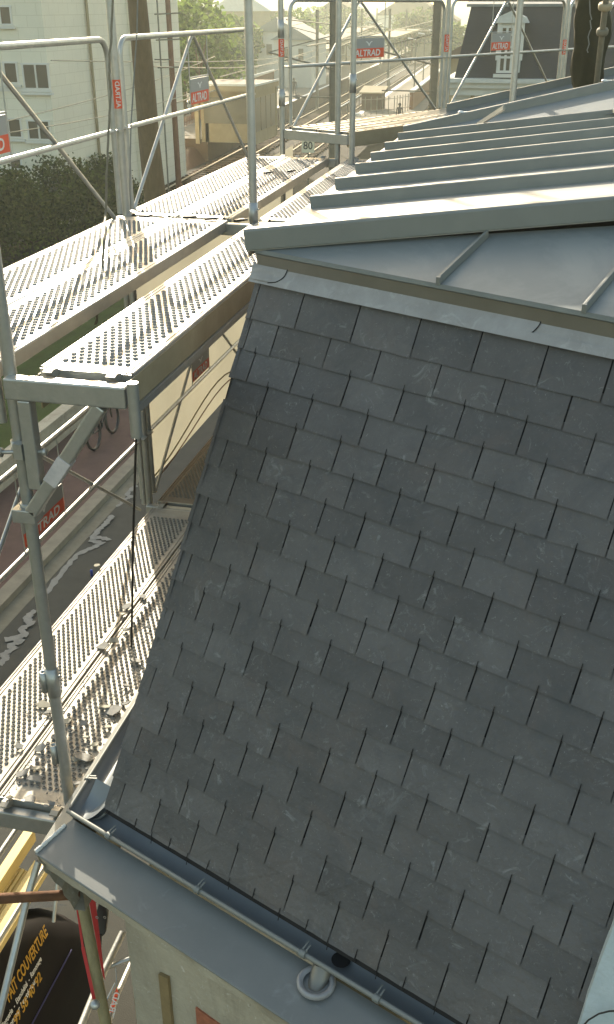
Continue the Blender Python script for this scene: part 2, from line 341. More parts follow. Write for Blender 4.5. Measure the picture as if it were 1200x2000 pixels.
# platforms
def platform(x0f, x1f, y0, y1, name):
    b = MB(); yy = [y0+(y1-y0)*i/20 for i in range(21)]; vs = []; fs = []
    for y in yy:
        vs += [(x0f(y), y, G-.4), (x0f(y), y, -6.3), (x1f(y), y, -6.3), (x1f(y), y, G-.4)]
    for i in range(20):
        for k, mi in ((0, 1), (1, 0), (2, 1)):
            a = i*4+k; b.add([vs[a], vs[a+1], vs[a+5], vs[a+4]], [(0, 1, 2, 3)], mi)
    b.add(vs[:4], [(0, 1, 2, 3)], 1)
    o = b.build(name, [M['plat'], M['platw']]); o['kind'] = 'structure'
    return o
platform(lambda y: rx(y)-9.5, lambda y: rx(y)-3.6, 59, 330, 'platform')
platform(lambda y: rx(y)+3.4, lambda y: rx(y)+8.5, 72, 330, 'platform')
b = MB(); vs = []
rnd = random.Random(77)
for i in range(23):
    y = 34+i*1.13; zt = G-.55+1.1*(i/22)**1.5
    vs += [(rx(y)-12.5, y, zt-.1), (rx(y)-8, y, zt+rnd.uniform(-.06, .06)), (rx(y)-4.4, y, zt+rnd.uniform(-.06, .06)), (rx(y)-3.5, y, G-.6)]
b.add(vs, [(4*i+j, 4*i+j+1, 4*i+j+5, 4*i+j+4) for i in range(22) for j in range(3)], 0, True)
struct('embankment', b, M['bank'])
b = MB()
for k in range(30):
    y = 59+k*9
    b.add([(rx(y)-4.0, y, -6.29), (rx(y)-3.7, y, -6.29), (rx(y+9)-3.7, y+9, -6.29), (rx(y+9)-4.0, y+9, -6.29)], [(0, 1, 2, 3)])
    if y > 72: b.add([(rx(y)+3.5, y, -6.29), (rx(y)+3.9, y, -6.29), (rx(y+9)+3.9, y+9, -6.29), (rx(y+9)+3.5, y+9, -6.29)], [(0, 1, 2, 3)])
struct('platform_edge_line', b, M['white'])
# far wooded hill and haze-blue town ground
b = MB(); vs = []; n = 60; rnd = random.Random(3)
for i in range(n+1):
    a = R(-60+100*i/n); r = 620; h = 7+5*math.sin(i*.35)+rnd.uniform(-1.5, 1.5)
    vs += [(math.sin(a)*(r-240), math.cos(a)*(r-240), G-.85), (math.sin(a)*r, math.cos(a)*r, h*1.0), (math.sin(a)*(r+400), math.cos(a)*(r+400), h)]
for i in range(n):
    for k in range(2): b.add([vs[3*i+k], vs[3*i+3+k], vs[3*i+4+k], vs[3*i+1+k]], [(0, 1, 2, 3)], 0, True)
struct('hills', b, M['far'])
# ================================================================== CORNER HOUSE
PH = R(-23.7); D = V((math.cos(PH), math.sin(PH), 0)); N = V((D.y, -D.x, 0)); UZ = V((0, 0, 1)); UY = V((0, 1, 0)); UX = V((1, 0, 0))
E0 = V((1.5, -2.262, .322))
house = thing('corner_house', 'corner house under repair with new slate mansard face, zinc roof and rendered wall', 'house', (1.5, -2.4, G))
DT = V((D.x, D.y, -.022))                       # the top edge falls very slightly to the right
W0 = 5.0
# --- slate face
arr = [(508, 556), (480, 632), (465, 689), (448, 745), (433, 800), (414, 870), (395, 935), (380, 985), (366, 1040), (350, 1090), (336, 1140), (318, 1200), (300, 1260), (283, 1320), (262, 1390), (232, 1490), (205, 1588)]
Pg = onz(205, 1588, -1.76); h = Pg-E0; an = V((h.y, -h.x, 0)).normalized()
A = [onpl(q[0], q[1], E0, an) for q in arr]
A[0] = A[1]+(A[1]-A[2]).normalized()*.16
sl_len = [0]
for i in range(1, len(A)): sl_len.append(sl_len[-1]+(A[i]-A[i-1]).length)
LT = sl_len[-1]
def surf(u, s):
    """point on the slate face: u metres to the right of the arris, s metres down the slope"""
    i = 1
    while i < len(A)-1 and sl_len[i] < s: i += 1
    t = (s-sl_len[i-1])/(sl_len[i]-sl_len[i-1]); p = A[i-1].lerp(A[i], t)
    k = max(0, min(1, s/LT)); return p+V((D.x, D.y, -.022*(1-k)+.010*k))*u
def snorm(u, s):
    a = surf(u, s-.05); c = surf(u, s+.05); return (D).cross(a-c).normalized()*1.0
sn = snorm(1, 1)
if sn.dot(N) < 0: sgn = -1
else: sgn = 1
rnd = random.Random(11)
b = MB()
rows = [0, .045]
first = sl_len[1]-.02
s = first; bounds = [-.03, first]
while s < LT-.03: s += .1195; bounds.append(min(s, LT))
bounds[-1] = LT-.022
bounds = bounds
SW = .238
ptop = MB()
hook = MB()
rows_ed = []
e0 = [.031-.24, .031, .165, .414, .637, .888, 1.134, 1.374]
while e0[-1] < 4.3: e0.append(e0[-1]+.24+rnd.uniform(-.012, .012))
for r in range(len(bounds)):
    if r == 1: e = e0
    elif r == 0 or r == 4:
        w_ = .24 if r == 0 else .212; e = [-.3+rnd.uniform(0, .1)]
        while e[-1] < 4.3: e.append(e[-1]+w_+rnd.uniform(-.025, .02))
    else:
        q = rows_ed[-1]; e = [(q[i]+q[i+1])/2+rnd.uniform(-.014, .014) for i in range(len(q)-1)]
        while e[0] > -.05: e.insert(0, e[0]-.215)
        while e[-1] < 4.1: e.append(e[-1]+.215)
    rows_ed.append(e)
for r in range(len(bounds)-1):
    s0, s1 = bounds[r], bounds[r+1]
    off = (.134 if r % 2 == 1 else .015)
    ed_ = rows_ed[r]; nx_ = rows_ed[r+1]
    for k in range(len(ed_)-1):
        ua, ub = max(ed_[k], -.004), ed_[k+1]-.0042-rnd.uniform(0, .0015)
        if ub < .02: continue
        tw_ = rnd.uniform(-.0015, .002)
        if ua > 3.9: continue
        l = rnd.uniform(-.0022, .0022); lift = .0095+rnd.uniform(-.001, .002); dz = rnd.uniform(-.0025, .0025)
        def P(uu, ss, hh):
            # the arris leans, so the row start follows it
            n = snorm(uu, ss)*sgn; return surf(uu, ss)+n*hh
        se = s1+dz
        nn = [P(ua, s0-.03, .0005), P(ub, s0-.03, .0005), P(ub, se-l, lift+tw_), P(ua, se+l, lift-tw_)]
        m2 = [P(ua+.002, s0-.03, -.005), P(ub-.002, s0-.03, -.005), P(ub-.0025, se-l-.002, lift-.0055), P(ua+.0025, se+l-.002, lift-.0055)]
        # chipped, bevelled lower edge
        ch = [P(ua+(ub-ua)*q, se+l+(-2*l)*q+rnd.uniform(-.0012, .0012), lift-.0008) for q in (.15, .35, .5, .7, .88)]
        top = [nn[0], nn[1], nn[2]]+ch[::-1]+[nn[3]]
        bot = [m2[0], m2[1], m2[2]]+[c-(P(1, 1, 1)-P(1, 1, 0))*.005 for c in ch[::-1]]+[m2[3]]
        kk = len(top)
        b.add(top+bot, [tuple(range(kk))]+[(i, kk+i, kk+(i+1) % kk, (i+1) % kk) for i in range(kk)])
        um = (ua+ub)/2; um = min(nx_, key=lambda q_: abs(q_-um))-.001
        if r > 0 and ua > 0.0 and ua < um < ub:
            a0 = P(um, se-.020, lift+.0018); a1 = P(um, se+.002, lift+.0022); a2 = P(um, se+.006, lift-.004); a3 = P(um, se+.03, .001)
            b.tube([a0, a1, a2], .0015, 5, 1)
            b.tube([a2, a3], .0015, 4, 1)
sheet = MB(); ns = 24
vs = []
for i in range(ns+1):
    s = bounds[0]+(LT-bounds[0])*i/ns
    for uu in (-.0, 3.95): vs.append(surf(uu, s)-snorm(uu, s)*sgn*.004)
b.add(vs, [(2*i, 2*i+1, 2*i+3, 2*i+2) for i in range(ns)], 2)
b.build('slate_covering', [M['slate'], M['hook'], M['under']], house)
# left mansard face behind the arris (steep slates seen edge-on)
b = MB()
T = E0+V((.02, 0, -.14)); B0 = surf(-.004, LT)
b.quad(surf(.015, 0), surf(.015, LT), surf(.03, LT)+V((0, 8, 0)), surf(.03, 0)+V((0, 8, 0)))
b.build('side_slate_covering', M['slate'], house)
# --- top: fascia + lead flashing
def lerp3(a, c, t): return a+(c-a)*t
FB = E0+V((0, 0, -.074))-N*.035
b = MB()
b.extr([(0, 0), (.006, -.012), (-.004, -.014), (-.010, -.094), (-.07, -.094)], E0+N*.002, DT*W0, N, UZ)
b.extr([(0, 0), (.006, -.012), (-.004, -.014), (-.006, -.074)], E0+V((.03, 0, 0)), V((0, 4.08, 0)), V((-1, 0, 0)), UZ)
b.build('fascia', M['zincd'], house)
LS = sl_len[1]-.27                               # where lead starts up the slope
b = MB()
us = [-.02, .105, 1.16, 2.28, 3.9]
for i in range(4):
    ua, ub = us[i], us[i+1]; nn = 14; lift = .019+.002*(3-i)
    P0, P1 = [], []
    for k in range(nn+1):
        t = k/nn
        for lst, uu in ((P0, None),): pass
    rowsP = []
    for k in range(9):
        t = k/8; ss = -.075+.065*t
        e = ub+.055*math.sin(t*math.pi*.5)**2*0+(.07*(1-math.sqrt(max(0, 1-(1-t)**2))) if False else .075*(1-t)**2*0+.075*math.sqrt(max(0, 1-t*t)))-.03
        line = []
        for j in range(7):
            uu = ua+(e-ua)*j/6
            n = snorm(uu, max(ss, .03))*sgn; line.append(surf(uu, ss)+n*(lift+.0015*math.sin(uu*9+k)*(k > 1)))
        rowsP.append(line)
    # small stepped apron lip at the bottom
    lip = [p-(snorm(1, 1)*sgn)*.013 for p in rowsP[-1]]
    vs = [p for l in rowsP for p in l]+lip
    fs = [(r*7+j, r*7+j+1, (r+1)*7+j+1, (r+1)*7+j) for r in range(9) for j in range(6)]
    b.add(vs, fs, 0, True)
    ed = [l[-1] for l in rowsP]; b.add(ed+[p-snorm(1, 1)*sgn*.004 for p in ed], [(q, 9+q, 10+q, q+1) for q in range(8)], 1)
    b.tube([p+snorm(1, 1)*sgn*.0005 for p in ed], .0022, 4, 1)
b.build('lead_flashing', [M['lead'], M['hook']], house)
# folded lower welt of the lead, a paler strip with the hooks standing over it
b = MB()
p0 = surf(-.02, -.03)+snorm(1, 1)*sgn*.026
b.extr([(0, 0), (0, -.03)], p0, DT*3.95, N, (surf(1, LS)-surf(1, LS+.1)).normalized())
b.build('lead_welt', M['lead'], house)
# --- zinc roof: left slope (battens), front slope
SL, SF = .125, .31
def left(x, y): return V((x, y, E0.z+SL*(x-E0.x)))
def front(u, q): return E0+DT*u+(-N*q)+UZ*(SF*q)
YN = -2.262                                     # hip goes straight along +x
b = MB(); XR = 9
b.slab([left(1.47, YN-.02), left(XR, YN-.02), left(XR, 1.62), left(1.47, 1.62)], .004)
b.extr([(0, 0), (0, -.03)], left(1.47, YN), V((0, 3.9, 0)), UX, UZ)
b.build('side_zinc_slope', mat('zinc_side', (.36, .365, .345), .46, .3, (.28, .285, .27), 1.5, rvar=.06, bump=.15, bscale=3), house)
b = MB(); hipx = 7.0
# front plane meets the hip plane y = YN : q = u*|D.y| ... polygon in (u,q)
def hipq(u): return (.402*u)/.916
b.slab([front(0, 0), front(W0, 0), front(W0, hipq(W0)+.02), front(0, 0.0)+UZ*.001], .004)
b.extr([(.006, 0), (.008, -.014), (0, -.02)], E0+V((0, 0, 0)), DT*W0, N, UZ)
b.build('front_zinc_slope', M['zinc'], house)
# hip roll
hd = V((1, 0, SL)).normalized(); hz = V((-SL, 0, 1)).normalized()
b = MB(); prof = [(-.036, -.01), (-.032, .062), (-.022, .07), (.022, .07), (.032, .062), (.036, -.01)]
b.extr(prof, E0+V((-.035, 0.01, .006)), hd*7.5, UY, hz, close=True)
b.extr([(-.040, -.01), (-.036, .064), (-.024, .073), (.024, .073), (.036, .064), (.040, -.01)], E0+V((-.035, .01, .006))+hd*1.62, hd*5, UY, hz, close=True)
b.build('hip_roll', M['zincb'], house, bevel=.003)
b = MB(); c = E0+hd*1.585+V((-.0, .0, .08)); b.lathe(c+V((0, -.005, 0)), [(0, .012), (.02, .009), (.028, 0), (0, -.002)], 9); b.box(c+V((.03, .0, .001)), (.05, .03, .006)); b.build('hip_clip', M['white'], house)
# battens on the left slope
for i, px in enumerate(((605, 402), (653, 370), (693, 340), (723, 316), (750, 303), (776, 277))):
    y = onx(px[0], px[1], 1.5).y
    b = MB(); b.extr([(-.024, -.003), (-.019, .050), (-.013, .054), (.013, .054), (.019, .050), (.024, -.003)], left(1.51, y), hd*7, UY, hz, close=True)
    b.build('roof_batten', M['zincb'], house, bevel=.002)
# flat joints of zinc sheets across left bays
b = MB()
for i, x in enumerate((3.1, 4.7)): b.box(left(x, -1.8)+UZ*.003, (.03, .8, .004), Matrix.Rotation(-math.atan(SL), 3, 'Y'))
b.build('sheet_joint', M['zinc'], house)
# front slope standing seams
for (a, t) in (((857, 557), (1005, 415)), ((1141, 613), (1290, 478)), ((1500, 700), (1650, 560))):
    p = onpl(a[0], a[1], E0, N); u = (p-E0).dot(D); q1 = hipq(u)-.02; 
    b = MB(); d = (-N+UZ*SF)*q1; fz = V((0, 0, 1))
    b.extr([(-.010, 0), (-.005, .026), (.005, .026), (.008, 0)], front(u, 0)+N*.004, d, D, fz, close=True)
    b.box(front(u+.002, .0)+UZ*.012+N*.005, (.016, .012, .028), Matrix.Rotation(PH, 3, 'Z'))
    b.build('standing_seam', M['zincb'], house, bevel=.0015)
# --- entablement (zinc shelf), gutter, cornice, walls
ZC = -1.88
Cc = onz(70, 1665, ZC); Cr = onz(569, 1997, ZC)
D2 = (Cr-Cc).normalized(); N2 = V((D2.y, -D2.x, 0))
ZG = -1.795
Gc = onz(133, 1584, ZG)
Gr = onz(807, 1993, ZG-.006); DG = (Gr-Gc).normalized(); NG = V((DG.y, -DG.x, 0)).normalized()
b = MB(); inner = V((Gc.x+.01, Gc.y+.01, ZC+.035)); L2 = 4.2
nS = 40
def shp(i, j): return (Cc+D2*L2*(i/nS)).lerp(inner+DG*L2*(i/nS), j/6)
b.add([shp(i, j) for i in range(nS+1) for j in range(7)], [(i*7+j, i*7+7+j, i*7+8+j, i*7+j+1) for i in range(nS) for j in range(6)], 0, True)
b.extr([(0, 0), (.004, -.004), (0, -.014)], Cc, D2*L2, N2, UZ)
b.build('zinc_shelf', M['zincs'], house)
b = MB(); b.slab([Cc, inner, inner+V((0, 9, 0)), Cc+V((0, 9, 0))], .012)
b.build('side_zinc_shelf', M['zincs'], house)
b = MB(); pts = []
rn = random.Random(5)
for i in range(30):
    t = i/29; pts.append(Cc.lerp(inner, t*.80)+UZ*.003)
b.tube(pts, [.0085+rn.uniform(-.0015, .0022) for _ in pts], 7)
b.build('solder_seam', M['solder'], house)
# gutter trough along front + return along side
b = MB()
gp_ = [(0, 0), (-.003, -.015), (-.015, -.030), (-.04, -.038), (-.07, -.034), (-.10, -.016), (-.13, .012), (-.165, .055)]
def smoothp(p):
    q = []
    for i in range(len(p)-1):
        p0, p1, p2, p3 = p[max(i-1, 0)], p[i], p[i+1], p[min(i+2, len(p)-1)]
        for t in (0, .33, .66): q.append(tuple(.5*((2*p1[k])+(-p0[k]+p2[k])*t+(2*p0[k]-5*p1[k]+4*p2[k]-p3[k])*t*t+(-p0[k]+3*p1[k]-3*p2[k]+p3[k])*t**3) for k in (0, 1)))
    return q+[p[-1]]
gp_ = smoothp(gp_)
b.extr(gp_, Gc, DG*4.4, NG, UZ)
b.extr([(a, c) for a, c in gp_], Gc, V((0, 8, 0)), V((-1, 0, 0)), UZ)
b.build('gutter', smooth_all=True, mat=mat('gutter_zinc', (.22, .245, .26), .46, .25, (.16, .18, .195), 4, amt=.7, rvar=.08), parent=house)
b = MB(); b.tube([Gc+V((0, 7, 0)), Gc+V((0, .05, .0)), Gc, Gc+DG*4.4], .0095, 8); b.build('gutter_bead', M['zincb'], house)
for px in ((213, 1632), (385, 1738), (590, 1863), (735, 1950)):
    p = onz(px[0], px[1], ZG); t = (p-Gc).dot(DG); p = Gc+DG*t
    b = MB(); b.tube([p+DG*-.012, p+DG*.012], .0145, 9); b.bar(p-DG*.006+UZ*.010, p-DG*.006-NG*.045+UZ*.016, .006, .003); b.bar(p+DG*.008+UZ*.010, p+DG*.008-NG*.035+UZ*.015, .006, .003)
    b.build('gutter_bracket', M['zincb'], house)
p = Gc+V((0, .20, 0))
b = MB(); b.tube([p+UY*-.012, p+UY*.012], .0145, 9); b.bar(p-UY*.006+UZ*.01, p-UY*.006+UX*.045+UZ*.016, .006, .003); b.bar(p+UY*.008+UZ*.01, p+UY*.008+UX*.035+UZ*.015, .006, .003); b.build('gutter_bracket', M['zincb'], house)
# mitre seam inside the gutter corner
b = MB(); b.tube([onz(183, 1600, -1.835), onz(195, 1598, -1.82), onz(206, 1588, -1.79)], .006, 6); b.build('solder_bead', M['zincb'], house)
# outlet
oc = onz(618, 1918, ZC+.035)
b = MB(); b.lathe(oc, [(.066, -.01), (.068, .002), (.060, .010), (.052, .006), (.046, .0)], 26); b.build('outlet_collar', M['lead'], house)
b = MB(); om = onz(636, 1880, ZG-.034); b.tube([oc-UZ*.04, oc.lerp(om, .75)], .037, 20); b.build('outlet_pipe', M['zincd'], house)
b = MB(); tg = (oc-Gc).dot(DG)+.03; b.lathe(Gc+DG*tg-NG*.070-UZ*.018, [(0, 0), (.034, .0)], 22); b.build('outlet_mouth', M['under'], house)
b = MB(); q = onz(628, 1968, ZC+.0085); 
for k, (dx, dy, rr) in enumerate(((0, 0, .017), (.012, .01, .012), (-.012, -.010, .014), (-.018, -.004, .010), (.014, .022, .009))): b.lathe(q+V((dx, dy, -.0012*k*.2)), [(0, .002), (rr, .0012), (rr, -.002)], 11)
b.build('damp_patch', mat('damp_patch', (.06, .07, .08), .3), house)
# cornice moulding and walls
b = MB()
cp = [(0, -.002), (-.004, -.035), (-.018, -.05), (-.02, -.085), (-.045, -.105), (-.06, -.14), (-.085, -.16), (-.09, -.20), (-.115, -.235), (-.13, -.27), (-.18, -.27), (-.18, .0)]
nseg = 60; rn = random.Random(9)
def sweep(b, P0, d, n, L, seg):
    base = []
    for i in range(seg+1):
        p = P0+d*(L*i/seg)
        base += [p+n*(a+rn.uniform(-.0035, .0035))+UZ*(c+rn.uniform(-.003, .003)*(k > 0)) for k, (a, c) in enumerate(cp)]
    k = len(cp); b.add(base, [(i*k+j, i*k+j+1, (i+1)*k+j+1, (i+1)*k+j) for i in range(seg) for j in range(k-1)], 0)
sweep(b, Cc-UZ*.012-N2*.006, D2, N2, L2, 90)
sweep(b, Cc-UZ*.012+UX*.006, UY, V((-1, 0, 0)), 9, 60)
b.build('cornice', M['stone'], house)
Wc = onz(246, 1812, -2.17); 
Wc = V((Wc.x, Wc.y, 0)); 
def wl(u, z, o=0): return Wc+D2*u+N2*o+UZ*z
b = MB()
rn = random.Random(13)
nu, nz = 26, 40
vs = [wl(4.2*i/nu, -2.10-(5.2)*j/nz, rn.uniform(-.003, .003)) for j in range(nz+1) for i in range(nu+1)]
b.add(vs, [(j*(nu+1)+i, j*(nu+1)+i+1, (j+1)*(nu+1)+i+1, (j+1)*(nu+1)+i) for j in range(nz) for i in range(nu)])
b.quad(wl(0, -2.1), wl(0, G), wl(0, G)+UY*9, wl(0, -2.1)+UY*9)
b.build('wall', M['stone'], house)

def onw(px, py, o=0): return onpl(px, py, wl(0, 0, o), N2)
b = MB()
a0 = onw(314, 1898); a1 = onw(330, 1905); 
b.slab([wl((a0-Wc).dot(D2), a0.z, .014), wl((a0-Wc).dot(D2), -6, .014), wl((a1-Wc).dot(D2)+.006, -6, .014), wl((a1-Wc).dot(D2)+.006, a1.z, .014)], .014)
b.build('wooden_strip', M['ochre'], house)
b = MB(); a0 = onw(384, 1966); u0 = (a0-Wc).dot(D2); b.slab([wl(u0, a0.z, .006), wl(u0, -6, .006), wl(u0+1.0, -6, .006), wl(u0+1.0, a0.z-.02, .006)], .02)
b.build('brick_panel', M['brick'], house)
# far part of the roof: fold, bluish sheet, ridge roll and a lower ridge behind
R0 = onx(795, 264, 1.5)
def rz_(px, py, y): return ony(px, py, y)
b = MB()
r0 = V((1.5, 1.80, .330)); r1 = ony(1200, 172, 1.84)
f0 = onx(812, 267, 1.53); f1 = ony(1200, 227, 1.5)
ra = r0+(r1-r0)*2.2; fa = f0+(f1-f0)*2.2
b.slab([f0, fa, ra, r0], .004)
b.build('rear_zinc_slope', M['zincr'], house)
b = MB(); dd = (ra-r0); un = (fa-r0).cross(dd).normalized(); 
uy = V((0, 1, .0)); b.extr([(-.03, -.02), (-.026, .05), (-.016, .056), (.016, .056), (.026, .05), (.03, -.02)], r0-dd.normalized()*.02, dd, uy, UZ, close=True)
b.build('ridge_roll', M['zincb'], house, bevel=.003)
b = MB(); b.bar(f0+UZ*.006, fa+UZ*.006, .012, .012); b.build('fold', M['zincd'], house)
for (a, t) in (((895, 272), (985, 215)), ((1190, 228), (1260, 180))):
    n = (fa-f0).cross(r0-f0).normalized(); p = onpl(*a, f0, n); q = onpl(*t, f0, n)
    b = MB(); b.bar(p+UZ*.014, q+UZ*.014, .014, .028); b.build('standing_seam', M['zincb'], house)
b = MB(); s0 = ony(873, 214, 3.0); s1 = ony(1200, 142, 3.3); d_ = (s1-s0)*2
b.extr([(0, 0), (-.5, -.22), (-.5, -.4)], s0, d_, UY, UZ)
b.extr([(-.03, -.03), (-.026, .045), (.026, .045), (.03, -.03)], s0, d_, UY, UZ, close=True)
b.build('rear_eave', M['zincb'], house)
p = onpl(1110, 172, r0, V((0, 1, 0))); b = MB()
for px in ((905, 225), (1180, 153)):
    t = ((px[0]-795)/(1200-795)); p = r0+(r1-r0)*t+UZ*.06; b.lathe(p, [(0, .014), (.018, .01), (.022, 0)], 8); b.box(p+V((.03, 0, .003)), (.05, .03, .008))
b.build('ridge_clip', M['white'], house)
# bulk of the house below, so nothing shows through from the side
b = MB(); b.quad(front(0, 0)-UZ*.2, left(9, 1.5)-UZ*.9, left(9, 6)-UZ*.9, left(1.6, 6)-UZ*.3)
b.build('attic_floor', M['under'], house)
# pale mortar parapet closing the slates on the right
b = MB()
edge = [(1205, 1770), (1196, 1800), (1182, 1836), (1170, 1868), (1160, 1898), (1148, 1930), (1140, 1960), (1126, 2002), (1118, 2040)]
E_ = [onpl(q[0], q[1], surf(1, 1)+snorm(1, 1)*sgn*.02, snorm(1, 1)) for q in edge]
o_ = [p+snorm(1, 1)*sgn*.07+D*.02 for p in E_]; f_ = [p+D*1.5 for p in o_]
k = len(E_)
b.add(E_+o_+f_, [(i, i+1, k+i+1, k+i) for i in range(k-1)]+[(k+i, k+i+1, 2*k+i+1, 2*k+i) for i in range(k-1)], 0)
b.build('mortar_parapet', M['conc'], house)
b = MB(); cpz = [onpl(x, y, o_[0]+snorm(1, 1)*sgn*.02, snorm(1, 1)) for x, y in ((1133, 2010), (1150, 1992), (1170, 1980), (1190, 1975), (1210, 1974))]
b.tube(cpz, .0028, 6); tag(b.build('thin_cable', M['cable']), 'thin grey cable curling over the pale mortar parapet', 'cable')
# specks of bird lime and mortar on the slates
b = MB(); rn = random.Random(21)
for (px, py) in ((1146, 1512), (1140, 1530), (1144, 1555), (1177, 1602), (1115, 1617), (1104, 1500), (1119, 1746), (1085, 1880), (1088, 1870), (1163, 1755), (1112, 1850), (1100, 1808), (1158, 1840), (1060, 1995), (1048, 1640), (920, 1900), (1015, 1905), (1172, 1848), (1176, 1838), (1060, 1600)):
    n = snorm(1, 1)*sgn; p = onpl(px, py, surf(1.5, 1)+n*.0125, n); r = rn.uniform(.0015, .0045); d = (surf(1, 1)-surf(1, .9)).normalized(); b.slab([p-D*r*.6, p-d*r*2, p+D*r*.6, p+d*r*1.4], -.001)
n = snorm(1, 1)*sgn; p = onpl(1155, 1497, surf(1.5, 1)+n*.0125, n); q = onpl(1140, 1535, surf(1.5, 1)+n*.0125, n); b.slab([p, p+D*.002, q+D*.008, q-D*.008], -.001)
b.build('mortar_specks', M['white'], house)
# ================================================================== SCAFFOLD
TR = .0243
def std(x, y, z0, z1, label, tilt=0, sticker=None, collars=(), group='scaffold standards'):
    t = thing('scaffold_standard', label, 'scaffold pole', (x, y, z0), group)
    b = MB(); b.tube([(x, y, z0), (x, y, z1)], TR, 14)
    b.build('tube', M['galv'], t)
    for z in collars:
        b = MB(); b.lathe((x, y, z), [(TR, -.07), (TR+.004, -.07), (TR+.004, .07), (TR, .07)], 14); b.build('sleeve', M['galv'], t)
        b = MB(); b.tube([V((x, y, z+.03))+V((-.034, 0, 0)), V((x, y, z+.03))+V((.034, 0, 0))], .006, 6); b.build('locking_pin', M['galv'], t)
    if sticker:
        z, h_, ang = sticker; b = MB(); n = 8; r = TR+.0008
        vs = []
        for i in range(n+1):
            a = ang+(-1.35+2.7*i/n); vs += [(x+math.cos(a)*r, y+math.sin(a)*r, z), (x+math.cos(a)*r, y+math.sin(a)*r, z+h_)]
        b.add(vs, [(2*i, 2*i+2, 2*i+3, 2*i+1) for i in range(n)], 0, True); st = b.build('sticker', M['red'], t)
        dx = V((math.cos(ang), math.sin(ang), 0)); text_mesh('ALTRAD', h_*.24, M['white'], st, V((x, y, z+h_/2))+dx*(r+.0015), UZ, dx.cross(UZ)*-1, extr=.0003)
    return t
def plate(t, c, xd, wd, hh, two=True, n=None, parent_name='sign_plate'):
    """half grey, half red sign: bird emblem above, lettering below.  c = centre, xd = reading direction"""
    xd = V(xd).normalized(); nn = xd.cross(UZ).normalized()
    b = MB(); th = .003
    def rect(z0, z1, mi, o=0):
        q = [c-xd*wd/2+UZ*z0, c+xd*wd/2+UZ*z0, c+xd*wd/2+UZ*z1, c-xd*wd/2+UZ*z1]
        b.slab([p+nn*(th+o) for p in q], 2*th, mi)
    rect(-hh/2, -.02*hh, 1); rect(-.02*hh, hh/2, 0)
    p = b.build(parent_name, [M['sgrey'], M['red']], t)
    for sgn_ in (1, -1):
        o = nn*(th+.0012)*sgn_; x2 = xd*sgn_
        text_mesh('ALTRAD', hh*.46, M['white'], p, c-UZ*hh*.27+o-x2*wd*.04, x2, UZ, extr=.0004, sx=wd*.78/(hh*.46*3.55), bold=.02, shear=.1)
        b = MB(); k = hh*.20; cc = c+UZ*hh*.22+o
        pts = [(-2.6, .75), (-1.8, 1.05), (-.8, .75), (-.2, .2), (.2, .2), (.8, .75), (1.8, 1.05), (2.6, .75), (1.5, .55), (.75, -.05), (.25, -.75), (-.25, -.75), (-.7, -.1), (-1.5, .5)]
        V_ = [cc+x2*a*k*.62+UZ*(z_-.2)*k*.7 for a, z_ in pts]; m_ = [0, 1, 2, 13], [2, 3, 12, 13], [3, 4, 9, 10, 11, 12], [4, 5, 9], [5, 6, 8, 9], [6, 7, 8]
        nn2 = nn*sgn_
        for f in m_: b.add([V_[i]+nn2*.0004 for i in f], [tuple(range(len(f)))])
        b.build('emblem', M['white'], p)
def guard(p0, p1, label, sign=.62, sw=.40, top=1.0, mid=.5, brace=True, signside=1, zb=0, group='scaffold guardrail frames', inset=.07, lift=0, apex=.5, feet=(.02, .98), shy=0):
    p0 = V(p0); p1 = V(p1); d = p1-p0; L = d.length; d.normalize()
    t = thing('scaffold_guardrail', label, 'guardrail', p0, group); r = .0168
    a = p0+d*inset; c = p1-d*inset; rc = .10
    def arc(corner, u, v, n=6): return [corner+u*(rc*(1-math.cos(math.pi/2*i/n)))+v*(rc*(math.sin(math.pi/2*i/n)-1)) for i in range(n+1)]
    pts = [a+UZ*.02]+[a+UZ*(top-rc)+d*rc*(1-math.cos(math.pi/2*i/6))+UZ*rc*math.sin(math.pi/2*i/6) for i in range(7)]
    pts += [c+UZ*(top-rc)-d*rc*(1-math.cos(math.pi/2*i/6))+UZ*rc*math.sin(math.pi/2*i/6) for i in range(6, -1, -1)]+[c+UZ*.02]
    b = MB(); b.tube(pts, r, 10); b.build('top_rail', M['galv'], t)
    b = MB(); b.tube([a+UZ*mid, c+UZ*mid], r*.85, 8); b.build('mid_rail', M['galv'], t)
    if brace:
        m_ = a.lerp(c, apex)+UZ*(top-.02); off = d.cross(UZ)*.012
        for s_, e in ((-1, a+d*L*feet[0]), (1, a+d*(L-2*inset)*feet[1])):
            st = m_+d*s_*.05; b = MB(); b.tube([m_+d*s_*.015-off, st-UZ*.02-off, e-off+UZ*.0], r*.72, 8); b.build('brace', M['galv'], t)
    if sign:
        cx = a.lerp(c, sign)
        for q in (-1, 1):
            b = MB(); b.tube([cx+d*q*(sw/2+.01)+UZ*mid, cx+d*q*(sw/2+.01)+UZ*(top if q < 2 else mid+.3)], .004, 5); b.build('hanger_rod', M['galv'], t)
        b = MB(); b.tube([cx-d*(sw/2+.012)+UZ*(mid+.215), cx+d*(sw/2+.012)+UZ*(mid+.215)], .005, 5); b.build('hanger_rod', M['galv'], t)
        plate(t, cx+UZ*(mid+.12), d*signside, sw, .17)
    for e, s_ in ((p0, 1), (p1, -1)):
        b = MB(); b.box(e+UZ*(mid)+d*s_*inset*.4, (.07, .07, .012), Matrix.Rotation(math.atan2(d.y, d.x), 3, 'Z')); b.build('bracket_plate', M['galv'], t)
    return t
